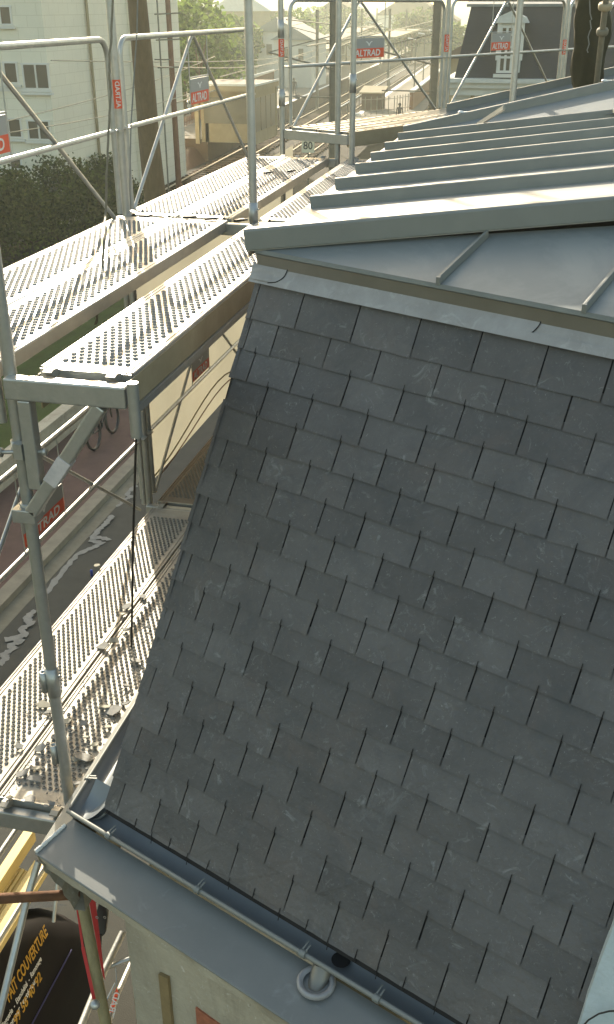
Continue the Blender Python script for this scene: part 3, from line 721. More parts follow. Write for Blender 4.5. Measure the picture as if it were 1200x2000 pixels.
# ---------------- deck planks
def tread_mesh(W, L, name, m, pitch=.030, seedd=0, nib=True, wear=0):
    b = MB(); rnd = random.Random(seedd)
    e = .034; f = .012
    prof = [(0, -.055), (0, .0), (.004, .004), (.010, .004), (.013, 0), (.020, 0), (.023, .004), (.029, .004), (.032, 0), (W-.032, 0), (W-.029, .004), (W-.023, .004), (W-.020, 0), (W-.013, 0), (W-.010, .004), (W-.004, .004), (W, 0), (W, -.055), (W-.012, -.055)]
    b.extr(prof, (0, .012, 0), (0, L-.024, 0), UX, UZ)
    if nib:
        x0 = .058; nx = int(round((W-2*x0)/pitch)); px = (W-2*x0)/nx; ny = int((L-.20)/(pitch*(.96 if 'dusty' in m.name else 1.22))); n = 8
        cs = [(math.cos(2*math.pi*j/n), math.sin(2*math.pi*j/n)) for j in range(n)]
        dirty_ = 'dusty' in m.name
        prof2 = [(.0105, .0001), (.0082, .0062), (.0064, .0066), (.0054, .0035)] if dirty_ else [(.0115, .0001), (.0090, .0076), (.0070, .0082), (.0058, .0052)]
        base = [(r*c, r*s_, z) for r, z in prof2 for c, s_ in cs]
        fs = [(i*n+j, i*n+(j+1) % n, (i+1)*n+(j+1) % n, (i+1)*n+j) for i in range(3) for j in range(n)]
        for j in range(ny):
            for i in range(nx+1):
                if (j % 2) and i == nx: continue
                cx = x0+px*(i+.5*(j % 2)); cy = .10+j*pitch*(.96 if 'dirty' in m.name or 'dusty' in m.name else 1.22); k = rnd.uniform(.9, 1.08)
                o = len(b.v); b.v += [(cx+x*k, cy+y*k, z) for x, y, z in base]
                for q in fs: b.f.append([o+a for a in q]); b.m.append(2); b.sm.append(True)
                b.f.append([o+24+a for a in range(8)]); b.m.append(1); b.sm.append(False)
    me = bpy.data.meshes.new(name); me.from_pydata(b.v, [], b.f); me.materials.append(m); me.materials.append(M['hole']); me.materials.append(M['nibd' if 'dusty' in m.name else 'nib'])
    me.polygons.foreach_set('material_index', b.m); me.polygons.foreach_set('use_smooth', b.sm); me.update(); return me
_tr = {}
def deck(x, y, z, L, W, label, m='deck', nib=True, group='perforated steel deck planks', pitch=.030, rz=0):
    t = thing('deck_plank', label, 'deck plank', (x, y, z), group, rz)
    key = (round(W, 3), round(L, 3), m, nib)
    if key not in _tr: _tr[key] = tread_mesh(W, L, 'tread', M[m], pitch, len(_tr), nib)
    o = bpy.data.objects.new('tread', _tr[key]); C.objects.link(o); o.parent = t
    for yy in (.0, L-.014):
        b = MB(); b.span((.004, yy, -.05), (W-.004, yy+.014, -.001)); o = b.build('end_cap', M['galv']); o.parent = t
    for yy, s_ in ((0, -1), (L, 1)):
        for xx in (.06, W-.06):
            b = MB(); b.extr([(0, -.02), (s_*.03, -.02), (s_*.055, -.005), (s_*.06, .006), (s_*.035, .012), (0, .004)], (xx-.018, yy, 0), (.036, 0, 0), UY, UZ, close=True)
            o = b.build('end_hook', M[m]); o.parent = t
    return t
deck(-.02, -2.90, 0, 2.86, .355, 'near outer plank of the upper deck, crossed by pole shadows')
deck(.345, -2.90, 0, 2.86, .345, 'near middle plank of the upper deck, beside the long open gap')
deck(.86, -2.90, 0, 2.86, .36, 'near inner plank of the upper deck, resting on the square bracket beside the slate roof')
deck(-.02, .03, 0, 2.86, .355, 'far outer plank of the upper deck, behind the transom seam')
deck(.345, .03, 0, 2.86, .345, 'far middle plank of the upper deck, with two dark clips on its edge')
deck(.86, .03, 0, 2.86, .36, 'far inner plank of the upper deck, next to the batten ends of the zinc roof')
deck(.06, -3.0, -2, 2.93, .375, 'outer plank of the lower deck, its holes in neat rows and few slate chips', 'deckdirty')
deck(.445, -3.0, -2, 2.93, .36, 'inner plank of the lower deck, littered with broken slate', 'deckdirty')
deck(.06, .03, -2, 2.93, .375, 'brown dusty plank of the lower deck at the foot of the cream sheeting', 'deckbrown')
deck(.445, .03, -2, 2.93, .36, 'brown dusty plank of the lower deck nearest the house, mostly hidden by slates', 'deckbrown')
# transoms
def transom(a, c, label, wd=.05, hh=.07):
    b = MB(); b.bar(a, c, wd, hh); o = b.build('scaffold_transom', M['galv'], bevel=.006); return tag(o, label, 'scaffold beam', 'scaffold transoms')
transom((-.05, -.02, -.045), (.86, -.08, -.045), 'square transom under the seam between near and far upper planks')
transom((-.05, 2.93, -.045), (.745, 2.93, -.045), 'square transom at the far end of the upper deck')
transom((0, -.02, -2.045), (.80, -.02, -2.045), 'square transom under the seam of the lower deck behind the slates')
transom((-.2, -3.035, -2.075), (.80, -3.035, -2.075), 'square transom carrying the near end of the lower deck', .05, .09)
# standards
PAx, PAy = .775, -2.955
std(PAx, PAy, -2.0, 2.4, 'thick near scaffold pole in the left foreground, carrying the square bracket', collars=(-1.35,), group='scaffold standards')
std(0, .03, G, 3.2, 'outer scaffold pole with red sticker at the joint of the two upper guardrails', sticker=(.62, .16, R(-60)), collars=(-.95,))
std(.862, -.08, -3.9, 3.2, 'tall scaffold pole standing in the gap just left of the zinc hip', collars=(.05,))
std(.75, 2.95, -3.9, 3.6, 'scaffold pole at the far end of the upper deck beside the speed sign')
std(-.015, 2.99, G, 3.6, 'outer scaffold pole almost hidden behind the tall pole by the zinc hip')
# lower tube pair of the outer line below the deck, with red sticker
b = MB(); b.tube([(-.055, .05, -2), (-.055, .05, -.06)], .02, 12); tag(b.build('guardrail_post', M['galv']), 'second thinner tube clipped beside the outer pole under the upper deck', 'scaffold pole', 'scaffold standards')
# guardrails of the street side
guard((0, -2.95, 0), (0, 0, 0), 'near upper guardrail on the street side with rounded corner, running out of frame left', sign=.475, signside=1)
guard((0, 0.05, 0), (0, 2.93, 0), 'upper guardrail in front of the brown tree trunk, its braces forming an inverted V', sign=.525, signside=1)
guard((0, -2.95, -2), (0, 0, -2), 'lower guardrail over the street, white and red sign half hidden by the near pole', sign=.50, sw=.48)
guard((0, .05, -2), (0, 2.93, -2), 'lower guardrail lying against the cream sheeting', sign=.42)
guard((0, -2.95, -4), (0, 0, -4), 'third level guardrail above the yellow timber at bottom left', sign=0, feet=(.3, .98))
# bracket carrying the inner plank
t = thing('scaffold_bracket', 'square steel bracket with diagonal strut clamped to the near pole under the inner plank', 'bracket', (PAx, PAy, -.6))
b = MB(); b.bar((PAx+.0, PAy-.035, -.048), (1.235, PAy-.035, -.048), .055, .08); b.build('top_arm', M['galv'], t, bevel=.006)
b = MB(); b.bar((PAx+.065, PAy-.03, -.09), (PAx+.065, PAy-.03, -.44), .05, .05, up=(0, 1, 0)); b.build('upright', M['galv'], t, bevel=.006)
b = MB(); b.bar((PAx+.03, PAy-.03, -.545), (1.13, PAy-.03, -.09), .05, .05); b.build('strut', M['galv'], t, bevel=.006)
b = MB(); sa = V((PAx+.03, PAy-.03, -.545)); sb = V((1.13, PAy-.03, -.09)); b.bar(sa.lerp(sb, .30), sa.lerp(sb, .52), .056, .056); b.build('paint_band', mat('pale_band', (.60, .56, .55), .7, 0, (.42, .40, .40), 30), t, bevel=.003)
b = MB(); b.lathe((PAx, PAy, -.56), [(TR, -.04), (TR+.008, -.04), (TR+.008, .04), (TR, .04)], 14); b.bar((PAx-.045, PAy-.02, -.56), (PAx+.05, PAy-.02, -.56), .07, .055); b.build('lower_clamp', M['galv'], t, bevel=.004)
b = MB(); b.lathe((PAx, PAy, -.30), [(TR, -.035), (TR+.009, -.035), (TR+.009, .035), (TR, .035)], 14)
b.box((PAx+.02, PAy-.04, -.29), (.035, .04, .06)); b.tube([(PAx-.07, PAy-.03, -.31), (PAx+.12, PAy-.03, -.29)], .008, 8); b.lathe((PAx+.105, PAy-.03, -.291), [(0, .0), (.016, .0), (.016, .014), (0, .014)], 6, ax=(1, 0, 0)); b.lathe((PAx-.075, PAy-.03, -.31), [(0, .0), (.02, .0), (.02, .014), (0, .014)], 6, ax=(1, 0, 0)); b.build('swivel_coupler', M['galv'], t)
b = MB(); b.tube([(1.262, PAy-.05, -.19), (1.262, PAy-.05, .01)], .021, 14); b.build('spigot_tube', M['galv'], t)
b = MB(); b.tube([(PAx-.06, PAy, -.20), (PAx-.06, PAy, .02)], .019, 12); b.build('spigot_tube', M['galv'], t)
# spigots on the near pole low down
t2 = bpy.data.objects['scaffold_standard']
for z in (-1.40, -1.78):
    b = MB(); x_ = PAx-.034; b.lathe((x_, PAy-.012, z), [(.011, .0), (.015, .0), (.015, .10), (.011, .10), (.011, .01)], 10); b.build('spigot', M['galv'], t2)
# lower edge rail under the inner plank
b = MB(); b.bar((1.225, -2.93, -.13), (1.225, -.05, -.13), .012, .03); tag(b.build('edge_rail', M['galv']), 'thin bright rail along the foot of the inner plank side', 'rail')
b = MB(); b.bar((1.2225, -2.93, -.06), (1.2225, -.05, -.06), .004, .10); tag(b.build('side_board', M['sand']), 'sand coloured side face of the inner plank above the thin bright rail', 'side board')
b = MB(); b.bar((.855, -2.9, -.09), (.855, 2.9, -.09), .006, .13); tag(b.build('side_board', M['sand']), 'sand coloured board seen down the long gap between the planks', 'side board')
b = MB(); b.slab([(.859-.01, -.98, -.145), (.859-.01, -.72, -.145), (.859-.01, -.72, -.045), (.859-.01, -.98, -.045)], .002); tag(b.build('small_label', [M['sgrey']]), 'small grey and red label stuck in the gap between planks', 'label')

# cream sheeting hung on the street side of the lower lift
t = thing('scaffold_sheeting', 'cream board sheeting closing the lower lift of the scaffold on the street side', 'sheeting', (-.05, 0, -2))
b = MB(); rn = random.Random(4); vs = []; n1, n2 = 30, 12
for i in range(n1+1):
    for j in range(n2+1): vs.append((-.075+.012*math.sin(i*.7)*math.sin(j*.5)+rn.uniform(-.001, .001), .09+4.6*i/n1, -1.97+1.85*j/n2))
b.add(vs, [(i*(n2+1)+j, (i+1)*(n2+1)+j, (i+1)*(n2+1)+j+1, i*(n2+1)+j+1) for i in range(n1) for j in range(n2)], 0, True); b.build('sheet', M['cream'], t)
b = MB(); b.tube([(-.055, .25+i*.2, -1.93+.34*math.sin(i/12*3.0)*(i/12)) for i in range(13)], .006, 6); b.build('rope', M['oldwood'], t)
b = MB(); b.tube([(-.055, .35+i*.2, -1.97+.26*math.sin(i/12*3.0)*(i/12)) for i in range(13)], .005, 6); b.build('rope', M['rust'], t)
# hanging cords
def cord(pts, r, label, m='cable'):
    b = MB(); b.tube(pts, r, 6); return tag(b.build('rope_cord', M[m]), label, 'cord')
x = .30; cs = [onx(a, c, .12) for a, c in ((222, -40), (218, 60), (214, 130), (216, 180), (212, 260), (209, 330), (206, 420))]+[onx(a, c, .45) for a, c in ((203, 470), (200, 540), (194, 600), (186, 640))]
rn = random.Random(2)
c1 = []
for i in range(len(cs)-1):
    for k in range(6): c1.append(cs[i].lerp(cs[i+1], k/6)+V((rn.uniform(-1, 1), rn.uniform(-1, 1), 0))*.003)
cord(c1, .0065, 'twisted brown cord hanging past the upper guardrails down into the deck gap', 'oldgalv')
cs = [onx(a, c, .08) for a, c in ((270, -40), (268, 60), (262, 150), (256, 250), (254, 360), (256, 410))]
cord(cs, .004, 'thin pale wire hanging in front of the brown tree trunk', 'tar')
cs = [ony(a, c, -1.75) for a, c in ((268, 770), (266, 860), (263, 960), (260, 1060), (259, 1160), (257, 1260), (256, 1362))]
cord(cs, .0062, 'straight black cord hanging from the upper deck down to the lower deck')
# deck clips and slate chips
for i, (px, py) in enumerate(((282, 422), (368, 424), (412, 427), (468, 430), (522, 337), (566, 334))):
    p = onz(px, py, .012); b = MB(); b.box(p, (.07, .02, .014), Matrix.Rotation(.3*i, 3, 'Z')); b.tube([p, p+V((.05, .01, .004))], .006, 6)
    tag(b.build('deck_clip', M['cable']), 'small dark wind clip, one of several along the plank seams of the upper deck', 'clip', 'dark clips on the upper deck')
    C.objects  # keep
rn = random.Random(31)
chips = [(222, 1250, .050), (200, 1262, .045), (246, 1185, .04), (238, 1200, .03), (247, 1230, .032), (268, 1290, .035), (85, 1378, .052), (95, 1390, .03), (222, 1388, .06), (205, 1380, .035), (245, 1375, .04), (163, 1478, .06), (150, 1483, .035), (45, 1510, .04), (66, 1520, .052), (72, 1500, .035), (36, 1458, .035), (80, 1462, .045), (130, 1408, .03), (165, 1412, .025), (58, 1560, .045), (20, 1558, .03), (178, 1500, .04), (112, 1440, .035), (168, 1440, .025), (103, 1570, .02), (90, 1575, .02), (190, 1105, .03), (248, 1340, .025), (290, 1225, .022), (210, 1420, .03), (280, 1165, .03), (150, 1530, .03), (185, 1455, .03)]
LBL = ['thin', 'curled', 'flat', 'pointed', 'rough', 'small', 'wide', 'pale', 'narrow']
for k, (px, py, r) in enumerate(chips):
    p = onz(px, py, -1.985); n = rn.randint(4, 6); a0 = rn.random()*6; q = V((rn.uniform(-.35, .35), rn.uniform(-.35, .35), 1)).normalized()
    m_ = V((0, 0, 1)).rotation_difference(q).to_matrix(); rr = [r*rn.uniform(.45, 1.1) for _ in range(n)]; st = rn.uniform(.5, 1)
    b = MB(); b.slab([p+m_ @ V((math.cos(a0+i*2*math.pi/n)*rr[i], math.sin(a0+i*2*math.pi/n)*rr[i]*st, .004)) for i in range(n)], .005)
    tag(b.build('slate_chip', M['chip' if k % 3 else 'chip2']), 'broken piece of grey slate lying on the perforated lower deck', 'slate chip', 'broken slate chips on the lower deck')
b = MB()
for k in range(700):
    yy = rn.uniform(-3, -.4); xx = rn.uniform(.46, .80) if rn.random() < .85 else rn.uniform(.08, .44)
    if rn.random() < .4: yy = rn.uniform(-3, -2)
    r = rn.uniform(.002, .007); p = V((xx, yy, -1.998)); a0 = rn.random()*6
    b.add([p+V((math.cos(a0+i*1.57)*r*rn.uniform(.5, 1.2), math.sin(a0+i*1.57)*r, rn.uniform(0, .004))) for i in range(4)]+[p+V((0, 0, r*.9))], [(0, 1, 4), (1, 2, 4), (2, 3, 4), (3, 0, 4)])
o = b.build('slate_grit', M['chip']); o['kind'] = 'stuff'; tag(o, 'fine grey slate grit and dust scattered on the lower deck', 'grit')
# ---------------- the run of scaffold turning behind the house
Rz = .2; RA = onz(558, 250, Rz); RB = onz(873, 212, Rz); rd = (RB-RA).normalized(); rn_ = V((-rd.y, rd.x, 0))  # rn_ : away
ang = math.atan2(rd.y, rd.x)
def onr(px, py, o=0): return onpl(px, py, RA+rn_*o, rn_)
for j in range(2):
    t = thing('grated_deck', ['front', 'back'][j]+' slatted plank of the raised deck turning behind the zinc roof', 'deck plank', RA, 'slatted planks of the raised deck')
    L_ = 2.9; wq = .33; o0 = -.70+.35*j; b = MB()
    base = RA+rn_*o0+rd*.03
    b.extr([(0, -.05), (0, .006), (.03, .006), (.03, -.004)], base, rd*L_, rn_, UZ); b.extr([(wq, -.05), (wq, .006), (wq-.03, .006), (wq-.03, -.004)], base, rd*L_, rn_, UZ)
    b.build('side_rail', M['deck'], t)
    b = MB()
    for k in range(int(L_/.11)):
        q = base+rd*(.02+k*.11); b.bar(q+rn_*.02, q+rn_*(wq-.02), .040, .018)
    b.build('slats', M['deck'], t)
    b = MB(); b.extr([(.004, -.012), (wq-.004, -.012)], base, rd*L_, rn_, UZ); b.build('gap_shade_pan', M['nibd'], t)  # darker pan added under the slats to paint the shade in their gaps
b = MB(); b.bar(RA-UZ*.05-rn_*.0, RA-UZ*.05-rn_*.73, .05, .08); tag(b.build('scaffold_transom', M['galv'], bevel=.005), 'square transom at the left end of the raised slatted deck', 'scaffold beam', 'scaffold transoms')
b = MB(); b.bar(RA-rn_*.72-UZ*.05, RA-rn_*.72-UZ*.05+rd*2.9, .02, .12); tag(b.build('side_board', M['sand']), 'sand coloured front face of the raised slatted deck', 'side board')
def rstd(px, o, z0, z1, label, st=None, col=()):
    p = onr(px, 200, o); return std(p.x, p.y, z0, z1, label, sticker=st, collars=col)
p = RA; std(p.x-.03, p.y, -2.0, 3, 'left pole of the raised deck, with red sticker near its top', sticker=(.78, .14, R(-70)), collars=(.45, 1.0))
p = onz(688, 272, Rz); std(p.x, p.y, -1.8, 3, 'pole at the inner corner of the raised slatted deck', collars=(.62,))
def rp(px): return onr(px, 210)
q1 = rp(866); q2 = rp(1090); q1.z = q2.z = Rz
std(q1.x, q1.y, -1, 3, 'pole between the two far guardrails behind the zinc roof, with red sticker', sticker=(Rz+.55, .16, R(-80)))
std(q2.x, q2.y, -1, 3, 'pole with red sticker in front of the dark slate house', sticker=(Rz+.45, .16, R(-80)))
guard(RA+rd*.0, q1, 'far guardrail over the railway with a red and grey sign left of centre', sign=.475, sw=.46, signside=1, top=1.02, apex=.42)
guard(q1, q2, 'far guardrail in front of the white dormer window', sign=.42, sw=.38, signside=1, top=1.03, apex=.46)
q3 = q2+(q2-q1)*1.0
guard(q2, q3, 'far guardrail ending behind the olive tarpaulin', sign=0, top=1.03, apex=.5)
p = ony(1003, 175, 2.2); std(p.x, p.y, p.z-.4, 3, 'single pole rising from behind the zinc ridge in front of the dormer')
# tarpaulin hanging on a tube at top right
p1 = ony(1167, 150, 2.3); p2 = ony(1184, 0, 2.1)
t = thing('scaffold_standard', 'dull brown scaffold tube with two couplers at the top right corner', 'scaffold pole', p1, 'scaffold standards')
b = MB(); b.tube([p1-(p2-p1)*.4, p2+(p2-p1)*.6], .021, 12); b.build('tube', M['oldgalv'], t)
for py_, w_, m_ in ((56, .038, 'oldgalv'), (11, .045, 'sand')):
    c = p1.lerp(p2, (140-py_)/140); b = MB(); b.lathe(c, [(0, -.02), (w_, -.02), (w_+.004, -.008), (w_+.004, .012), (w_, .02), (0, .02)], 12, ax=(p2-p1)); b.build('coupler', M[m_], t)
b = MB(); vs = []; nn_ = 26; mm_ = 20; rn = random.Random(8)
top_, bot_ = ony(1160, -30, 2.6), ony(1146, 230, 2.7)
for i in range(nn_+1):
    f = i/nn_; c = top_.lerp(bot_, f); rw = .095+.02*math.sin(f*5+.5)+.045*f
    for j in range(mm_):
        a = 2*math.pi*j/mm_; k = 1+.13*math.sin(a*5+f*7)+.10*math.sin(a*3-f*13)+rn.uniform(-.03, .03)
        vs.append(c+V((math.cos(a)*rw*k, math.sin(a)*.09*k, 0)))
b.add(vs, [(i*mm_+j, i*mm_+(j+1) % mm_, (i+1)*mm_+(j+1) % mm_, (i+1)*mm_+j) for i in range(nn_) for j in range(mm_)], 0, True)
t = thing('tarpaulin', 'olive tarpaulin bundle hanging at the top right behind the zinc ridge', 'tarpaulin', bot_); b.build('bundle', M['tarp'], t)
b = MB(); rn = random.Random(5); b.tube([ony(a, c, 2.48) for a, c in ((1152, 0), (1153, 26), (1156, 38), (1153, 40), (1155, 56), (1152, 62), (1149, 72), (1151, 86), (1147, 98), (1149, 103))], .005, 6); b.build('tie_cord', M['tar'], t)
# ---------------- timber prop, straps, pulley and rusty tube under the cornice corner
a = onz(155, 1748, -2.35); c = onz(208, 1990, -3.3)
a = onx(157, 1750, .98); a = V((a.x, a.y, a.z))
def dep(px, py, dist):
    d = V(ray(px, py)); return V(CP)+d*(dist)
b = MB(); b.tube([dep(150, 1712, 4.35), dep(162, 1765, 4.3), dep(213, 2030, 4.3)], .024, 10); tag(b.build('timber_prop', M['oldwood']), 'old round timber prop standing under the cornice corner between two red straps', 'prop')
b = MB(); A1, A2, A3 = dep(145, 1725, 4.35), dep(162, 1850, 4.3), dep(186, 1960, 4.25); b.bar(A1, A2, .010, .003, up=V(ray(160, 1850))*-1); b.bar(A2, A3, .014, .003, up=V(ray(160, 1850))*-1); tag(b.build('red_strap', M['strap']), 'narrow red webbing strap left of the timber prop, ending in a round knob', 'strap')
b = MB(); b.slab([dep(168, 1728, 4.45), dep(184, 1734, 4.45), dep(206, 1915, 4.4), dep(201, 1905, 4.4)], .003); tag(b.build('red_strap', M['strap']), 'wide red webbing strap right of the timber prop, beside the black pulley', 'strap')
b = MB(); b.lathe(dep(186, 1962, 4.2), [(0, -.012), (.018, -.01), (.021, 0), (.018, .01), (0, .012)], 14, ax=V(ray(186, 1962))*-1); tag(b.build('strap_knob', M['galv']), 'round grey knob at the lower end of the narrow red strap', 'knob')
t = thing('pulley_block', 'black pulley block hanging beside the wide red strap', 'pulley', dep(198, 1800, 4.5))
b = MB(); rr_ = [(-9, -33), (-5, -45), (6, -48), (8, -34), (10, -16), (6, 18), (1, 24), (-7, 24), (-12, 14), (-12, -22)]
pv = [dep(200+x_, 1805+y_, 4.5) for x_, y_ in rr_][::-1]; b.slab(pv, .04); b.build('block', M['black'], t, bevel=.004)
b = MB(); b.tube([dep(196, 1825, 4.5), dep(195, 1850, 4.5), dep(192, 1862, 4.5)], .008, 6); b.build('tail', M['black'], t)
for x_ in (190, 205):
    b = MB(); cc = dep(x_, 1792, 4.42); b.tube([cc+V((math.cos(q*.7), 0, math.sin(q*.7)))*.006 for q in range(9)], .0018, 5, closed=False); b.build('ring', M['galv'], t)
b = MB(); b.tube([dep(-20, 1756, 4.0), dep(152, 1747, 4.25)], .021, 12); tag(b.build('rusty_tube', M['rust']), 'rusty brown steel tube running level from the left edge to the cornice corner', 'tube')
b = MB(); b.tube([dep(76, 1682, 4.4), dep(56, 1745, 4.4), dep(-8, 2010, 4.2)], .0155, 10); tag(b.build('scaffold_brace', M['galv']), 'pale diagonal scaffold tube crossing in front of the yellow timber', 'scaffold brace')
b = MB(); b.tube([dep(240, 1822, 5.2), dep(195, 1915, 5.0), dep(130, 2075, 4.6)], .019, 10); b2_ = b.build('lower_rail', M['galv']); tag(b2_, 'thick bright rail tube left of the house wall behind the timber prop', 'rail', 'bright rails beside the house wall')
b = MB(); b.tube([dep(262, 1868, 5.3), dep(228, 1945, 5.0), dep(200, 2040, 4.8)], .014, 10); tag(b.build('lower_rail', M['galv']), 'thinner bright rail tube closest to the house wall corner', 'rail', 'bright rails beside the house wall')
b = MB(); b.tube([dep(214, 1888, 5.1), dep(256, 1872, 5.1)], .012, 8); tag(b.build('lower_rail', M['galv']), 'short cross tube linking the two bright rails by the house wall', 'rail', 'bright rails beside the house wall')
t = thing('hanging_sign', 'red sign seen edge-on, hung between the bright rails beside the house wall', 'sign', dep(220, 1950, 4.95))
s_ = [dep(205, 2010, 4.9), dep(228, 1928, 4.95), dep(232, 1938, 4.95), dep(213, 2010, 4.9)]
b = MB(); b.slab(s_, .003); pp = b.build('sign_plate', M['red'], t)
text_mesh('ALTRAD', .045, M['white'], pp, (s_[0]+s_[2])/2+V(ray(220, 1970))*-.01, s_[1]-s_[0], V(ray(220, 1970)).cross(s_[1]-s_[0]), extr=.0004)
b = MB(); b.tube([dep(227, 1890, 5.0), dep(229, 1928, 4.95)], .004, 5); b.tube([dep(226, 1920, 4.95), dep(203, 1965, 4.9)], .006, 5); b.build('hanger_rod', M['galv'], t)
# ================================================================== STREET VAN AND TIMBER
van = thing('van', 'black roofing van with yellow lettering parked under the scaffold', 'van', (-1.8, -3, G))
def vx(z): return -.98+.20*max(0, min(1, (-5.35-z)/.9))-.05*max(0, (-6.5-z))
prof = [(-6.2, -6.9), (-6.25, -6.0), (-6.1, -5.45), (-5.9, -5.35), (-1.15, -5.35), (-.95, -5.42), (-.55, -5.75), (-.2, -6.12), (.03, -6.45), (.10, -6.75), (.06, -7.05), (-.1, -7.12), (-6.1, -7.12)]
b = MB(); lev = [-5.35, -5.42, -5.6, -5.8, -6.0, -6.12, -6.3, -6.5, -6.75, -7.05, -7.12]
def yfront(z):
    p = prof[4:11]
    for i in range(len(p)-1):
        if p[i+1][1] <= z <= p[i][1]: t = (z-p[i][1])/(p[i+1][1]-p[i][1]); return p[i][0]+(p[i+1][0]-p[i][0])*t
    return 0
grid = []
for z in lev:
    yf = yfront(z) if z > -7.06 else -.02; r = .22 if z > -6 else .34
    xs = vx(z); ring = []
    ring += [(xs, -6.1, z), (xs, -3, z), (xs, yf-r*1.3, z), (xs-.03, yf-r*.7, z), (xs-.12, yf-r*.25, z), (xs-.35, yf, z), (xs-.9, yf+.03, z)]
    ring += [(-3.62-x, y, z) for x, y, z in ring[::-1]]
    ring = [(x if i < 7 else x, y, z) for i, (x, y, z) in enumerate(ring)]
    grid += ring
k = 14
b.add(grid, [(i*k+j, i*k+(j+1) % k, (i+1)*k+(j+1) % k, (i+1)*k+j) for i in range(len(lev)-1) for j in range(k)], 0, True); b.add(grid[:k], [tuple(range(k))])
b.build('body', M['van'], van)
b = MB(); b.quad((-1.15, -.86, -5.48), (-2.5, -.86, -5.48), (-2.6, -.19, -6.10), (-1.02, -.19, -6.10)); b.v = [(x, y+.05, z+.02) for x, y, z in b.v]; b.build('windscreen', M['glass'], van)
for y in (-1.0, -5.0):
    for x in (-.92, -2.7):
        b = MB(); b.lathe((x-.1, y, G+.34), [(0, 0), (.2, 0), (.33, .02), (.34, .1), (.33, .18), (.2, .2), (0, .2)], 20, ax=(1, 0, 0)); b.build('wheel', M['black'], van)
b = MB(); b.tube([(vx(-6.12)+.006, -6, -6.12), (vx(-6.12)+.006, -.55, -6.12)], .007, 5); b.build('trim_line', mat('blue_trim', (.03, .03, .12), .4), van)
sdn = V((1, 0, .22)).normalized(); sup = (UZ-sdn*sdn.z).normalized()
def vtext(s, a, c, size, m, z):
    for _ in range(6):
        A_, C_ = onx(a[0], a[1], vx(z)+.01), onx(c[0], c[1], vx(z)+.01); z = (A_.z+C_.z)/2
    L_ = abs(C_.y-A_.y); zz = (A_.z+C_.z)/2; mid_ = V((vx(zz)+.010, (A_.y+C_.y)/2, zz))
    o = text_mesh(s, size, M[m], van, mid_, UY, sup, extr=.0005, bold=.02, shear=.12)
    w_ = max(v.co.y for v in o.data.vertices)-min(v.co.y for v in o.data.vertices)
    cy = sum(v.co.y for v in o.data.vertices)/len(o.data.vertices)
    f_ = L_/w_
    for v in o.data.vertices: v.co.y = mid_.y+(v.co.y-mid_.y)*f_
vtext('FAIT COUVERTURE', (15, 1956), (90, 1812), .15, 'yel', -5.72)
vtext('Zinguerie  -  Etanchéité  -  Ramonage', (4, 2012), (80, 1868), .07, 'white', -5.92)
vtext('Isolation par l extérieur', (2, 2040), (70, 1908), .07, 'white', -6.0)
vtext('99 58 40 92', (28, 1995), (80, 1908), .12, 'yel', -6.12)
# roof rack and timber
b = MB()
for y in (-5.5, -3.6, -1.6): b.bar((-1.05, y, -5.24), (-2.5, y, -5.24), .04, .03)
b.tube([(-1.05, -5.6, -5.22), (-1.05, -1.3, -5.22)], .02, 8); b.tube([(-2.5, -5.6, -5.22), (-2.5, -1.3, -5.22)], .02, 8); b.build('roof_rack', M['galv'], van)
def board(a, c, z, th, y1, label):
    xa, xc = onz(a[0], a[1], z).x, onz(c[0], c[1], z).x; ye = onz((a[0]+c[0])/2, (a[1]+c[1])/2, z).y
    b = MB(); b.span((min(xa, xc), ye-4.2, z-th), (max(xa, xc), ye, z)); tag(b.build('timber_board', M['wood'], bevel=.004), label, 'timber', 'yellow timber boards on the van')
zt = -5.02
board((50, 1617), (68, 1620), zt+.10, .12, 0, 'wide yellow timber board lying highest and farthest left on the van rack')
board((34, 1693), (41, 1695), zt-.06, .04, 0, 'narrow yellow batten just right of the highest board')
board((43, 1696), (49, 1697), zt-.04, .05, 0, 'narrow yellow batten between the two wide timber boards')
board((50, 1699), (54, 1701), zt-.06, .05, 0, 'thinnest yellow batten beside the wide right board')
board((72, 1673), (84, 1690), zt-.02, .06, 0, 'wide yellow timber board right of the battens, under the pale brace')
board((89, 1688), (95, 1693), zt-.05, .06, 0, 'yellow timber batten at the right edge of the load, beside the shelf corner')
# small blue post
t = onz(180, 1125, G); b = MB(); b.lathe(t, [(0, 0), (.025, 0), (.025, .10), (.018, .12), (0, .12)], 10); tag(b.build('marker_post', M['bluep']), 'small blue marker post on the road beside the lower deck edge', 'post')
# bicycle by the low wall
p = onz(212, 860, G+.12); bc = thing('bicycle', 'dark bicycle leaning on the low wall under the bracket', 'bicycle', p)
for dy in (-.5, .5):
    b = MB(); c = p+V((-.1, dy, .34)); b.tube([c+V((-.03*math.sin(a_), math.cos(a_)*.33, math.sin(a_)*.33)) for a_ in [i*math.pi/10 for i in range(20)]], .032, 6, closed=True); b.build('wheel', M['black'], bc)
fr = [V((-.1, .5, .34)), V((-.1, .38, .88)), V((-.1, -.12, .82)), V((-.1, -.5, .34)), V((-.1, -.05, .30)), V((-.1, .38, .78))]
b = MB()
for i, j in ((0, 1), (1, 2), (2, 3), (3, 4), (4, 5), (4, 2)): b.tube([p+fr[i], p+fr[j]], .018, 6)
b.build('frame', M['cable'], bc)
b = MB(); b.tube([p+V((-.35, .36, 1.0)), p+V((-.1, .42, .95)), p+V((.15, .36, 1.0))], .014, 6); b.build('handlebar', M['galv'], bc)
b = MB(); b.box(p+V((-.1, -.18, .90)), (.14, .26, .06)); b.build('saddle', M['black'], bc)
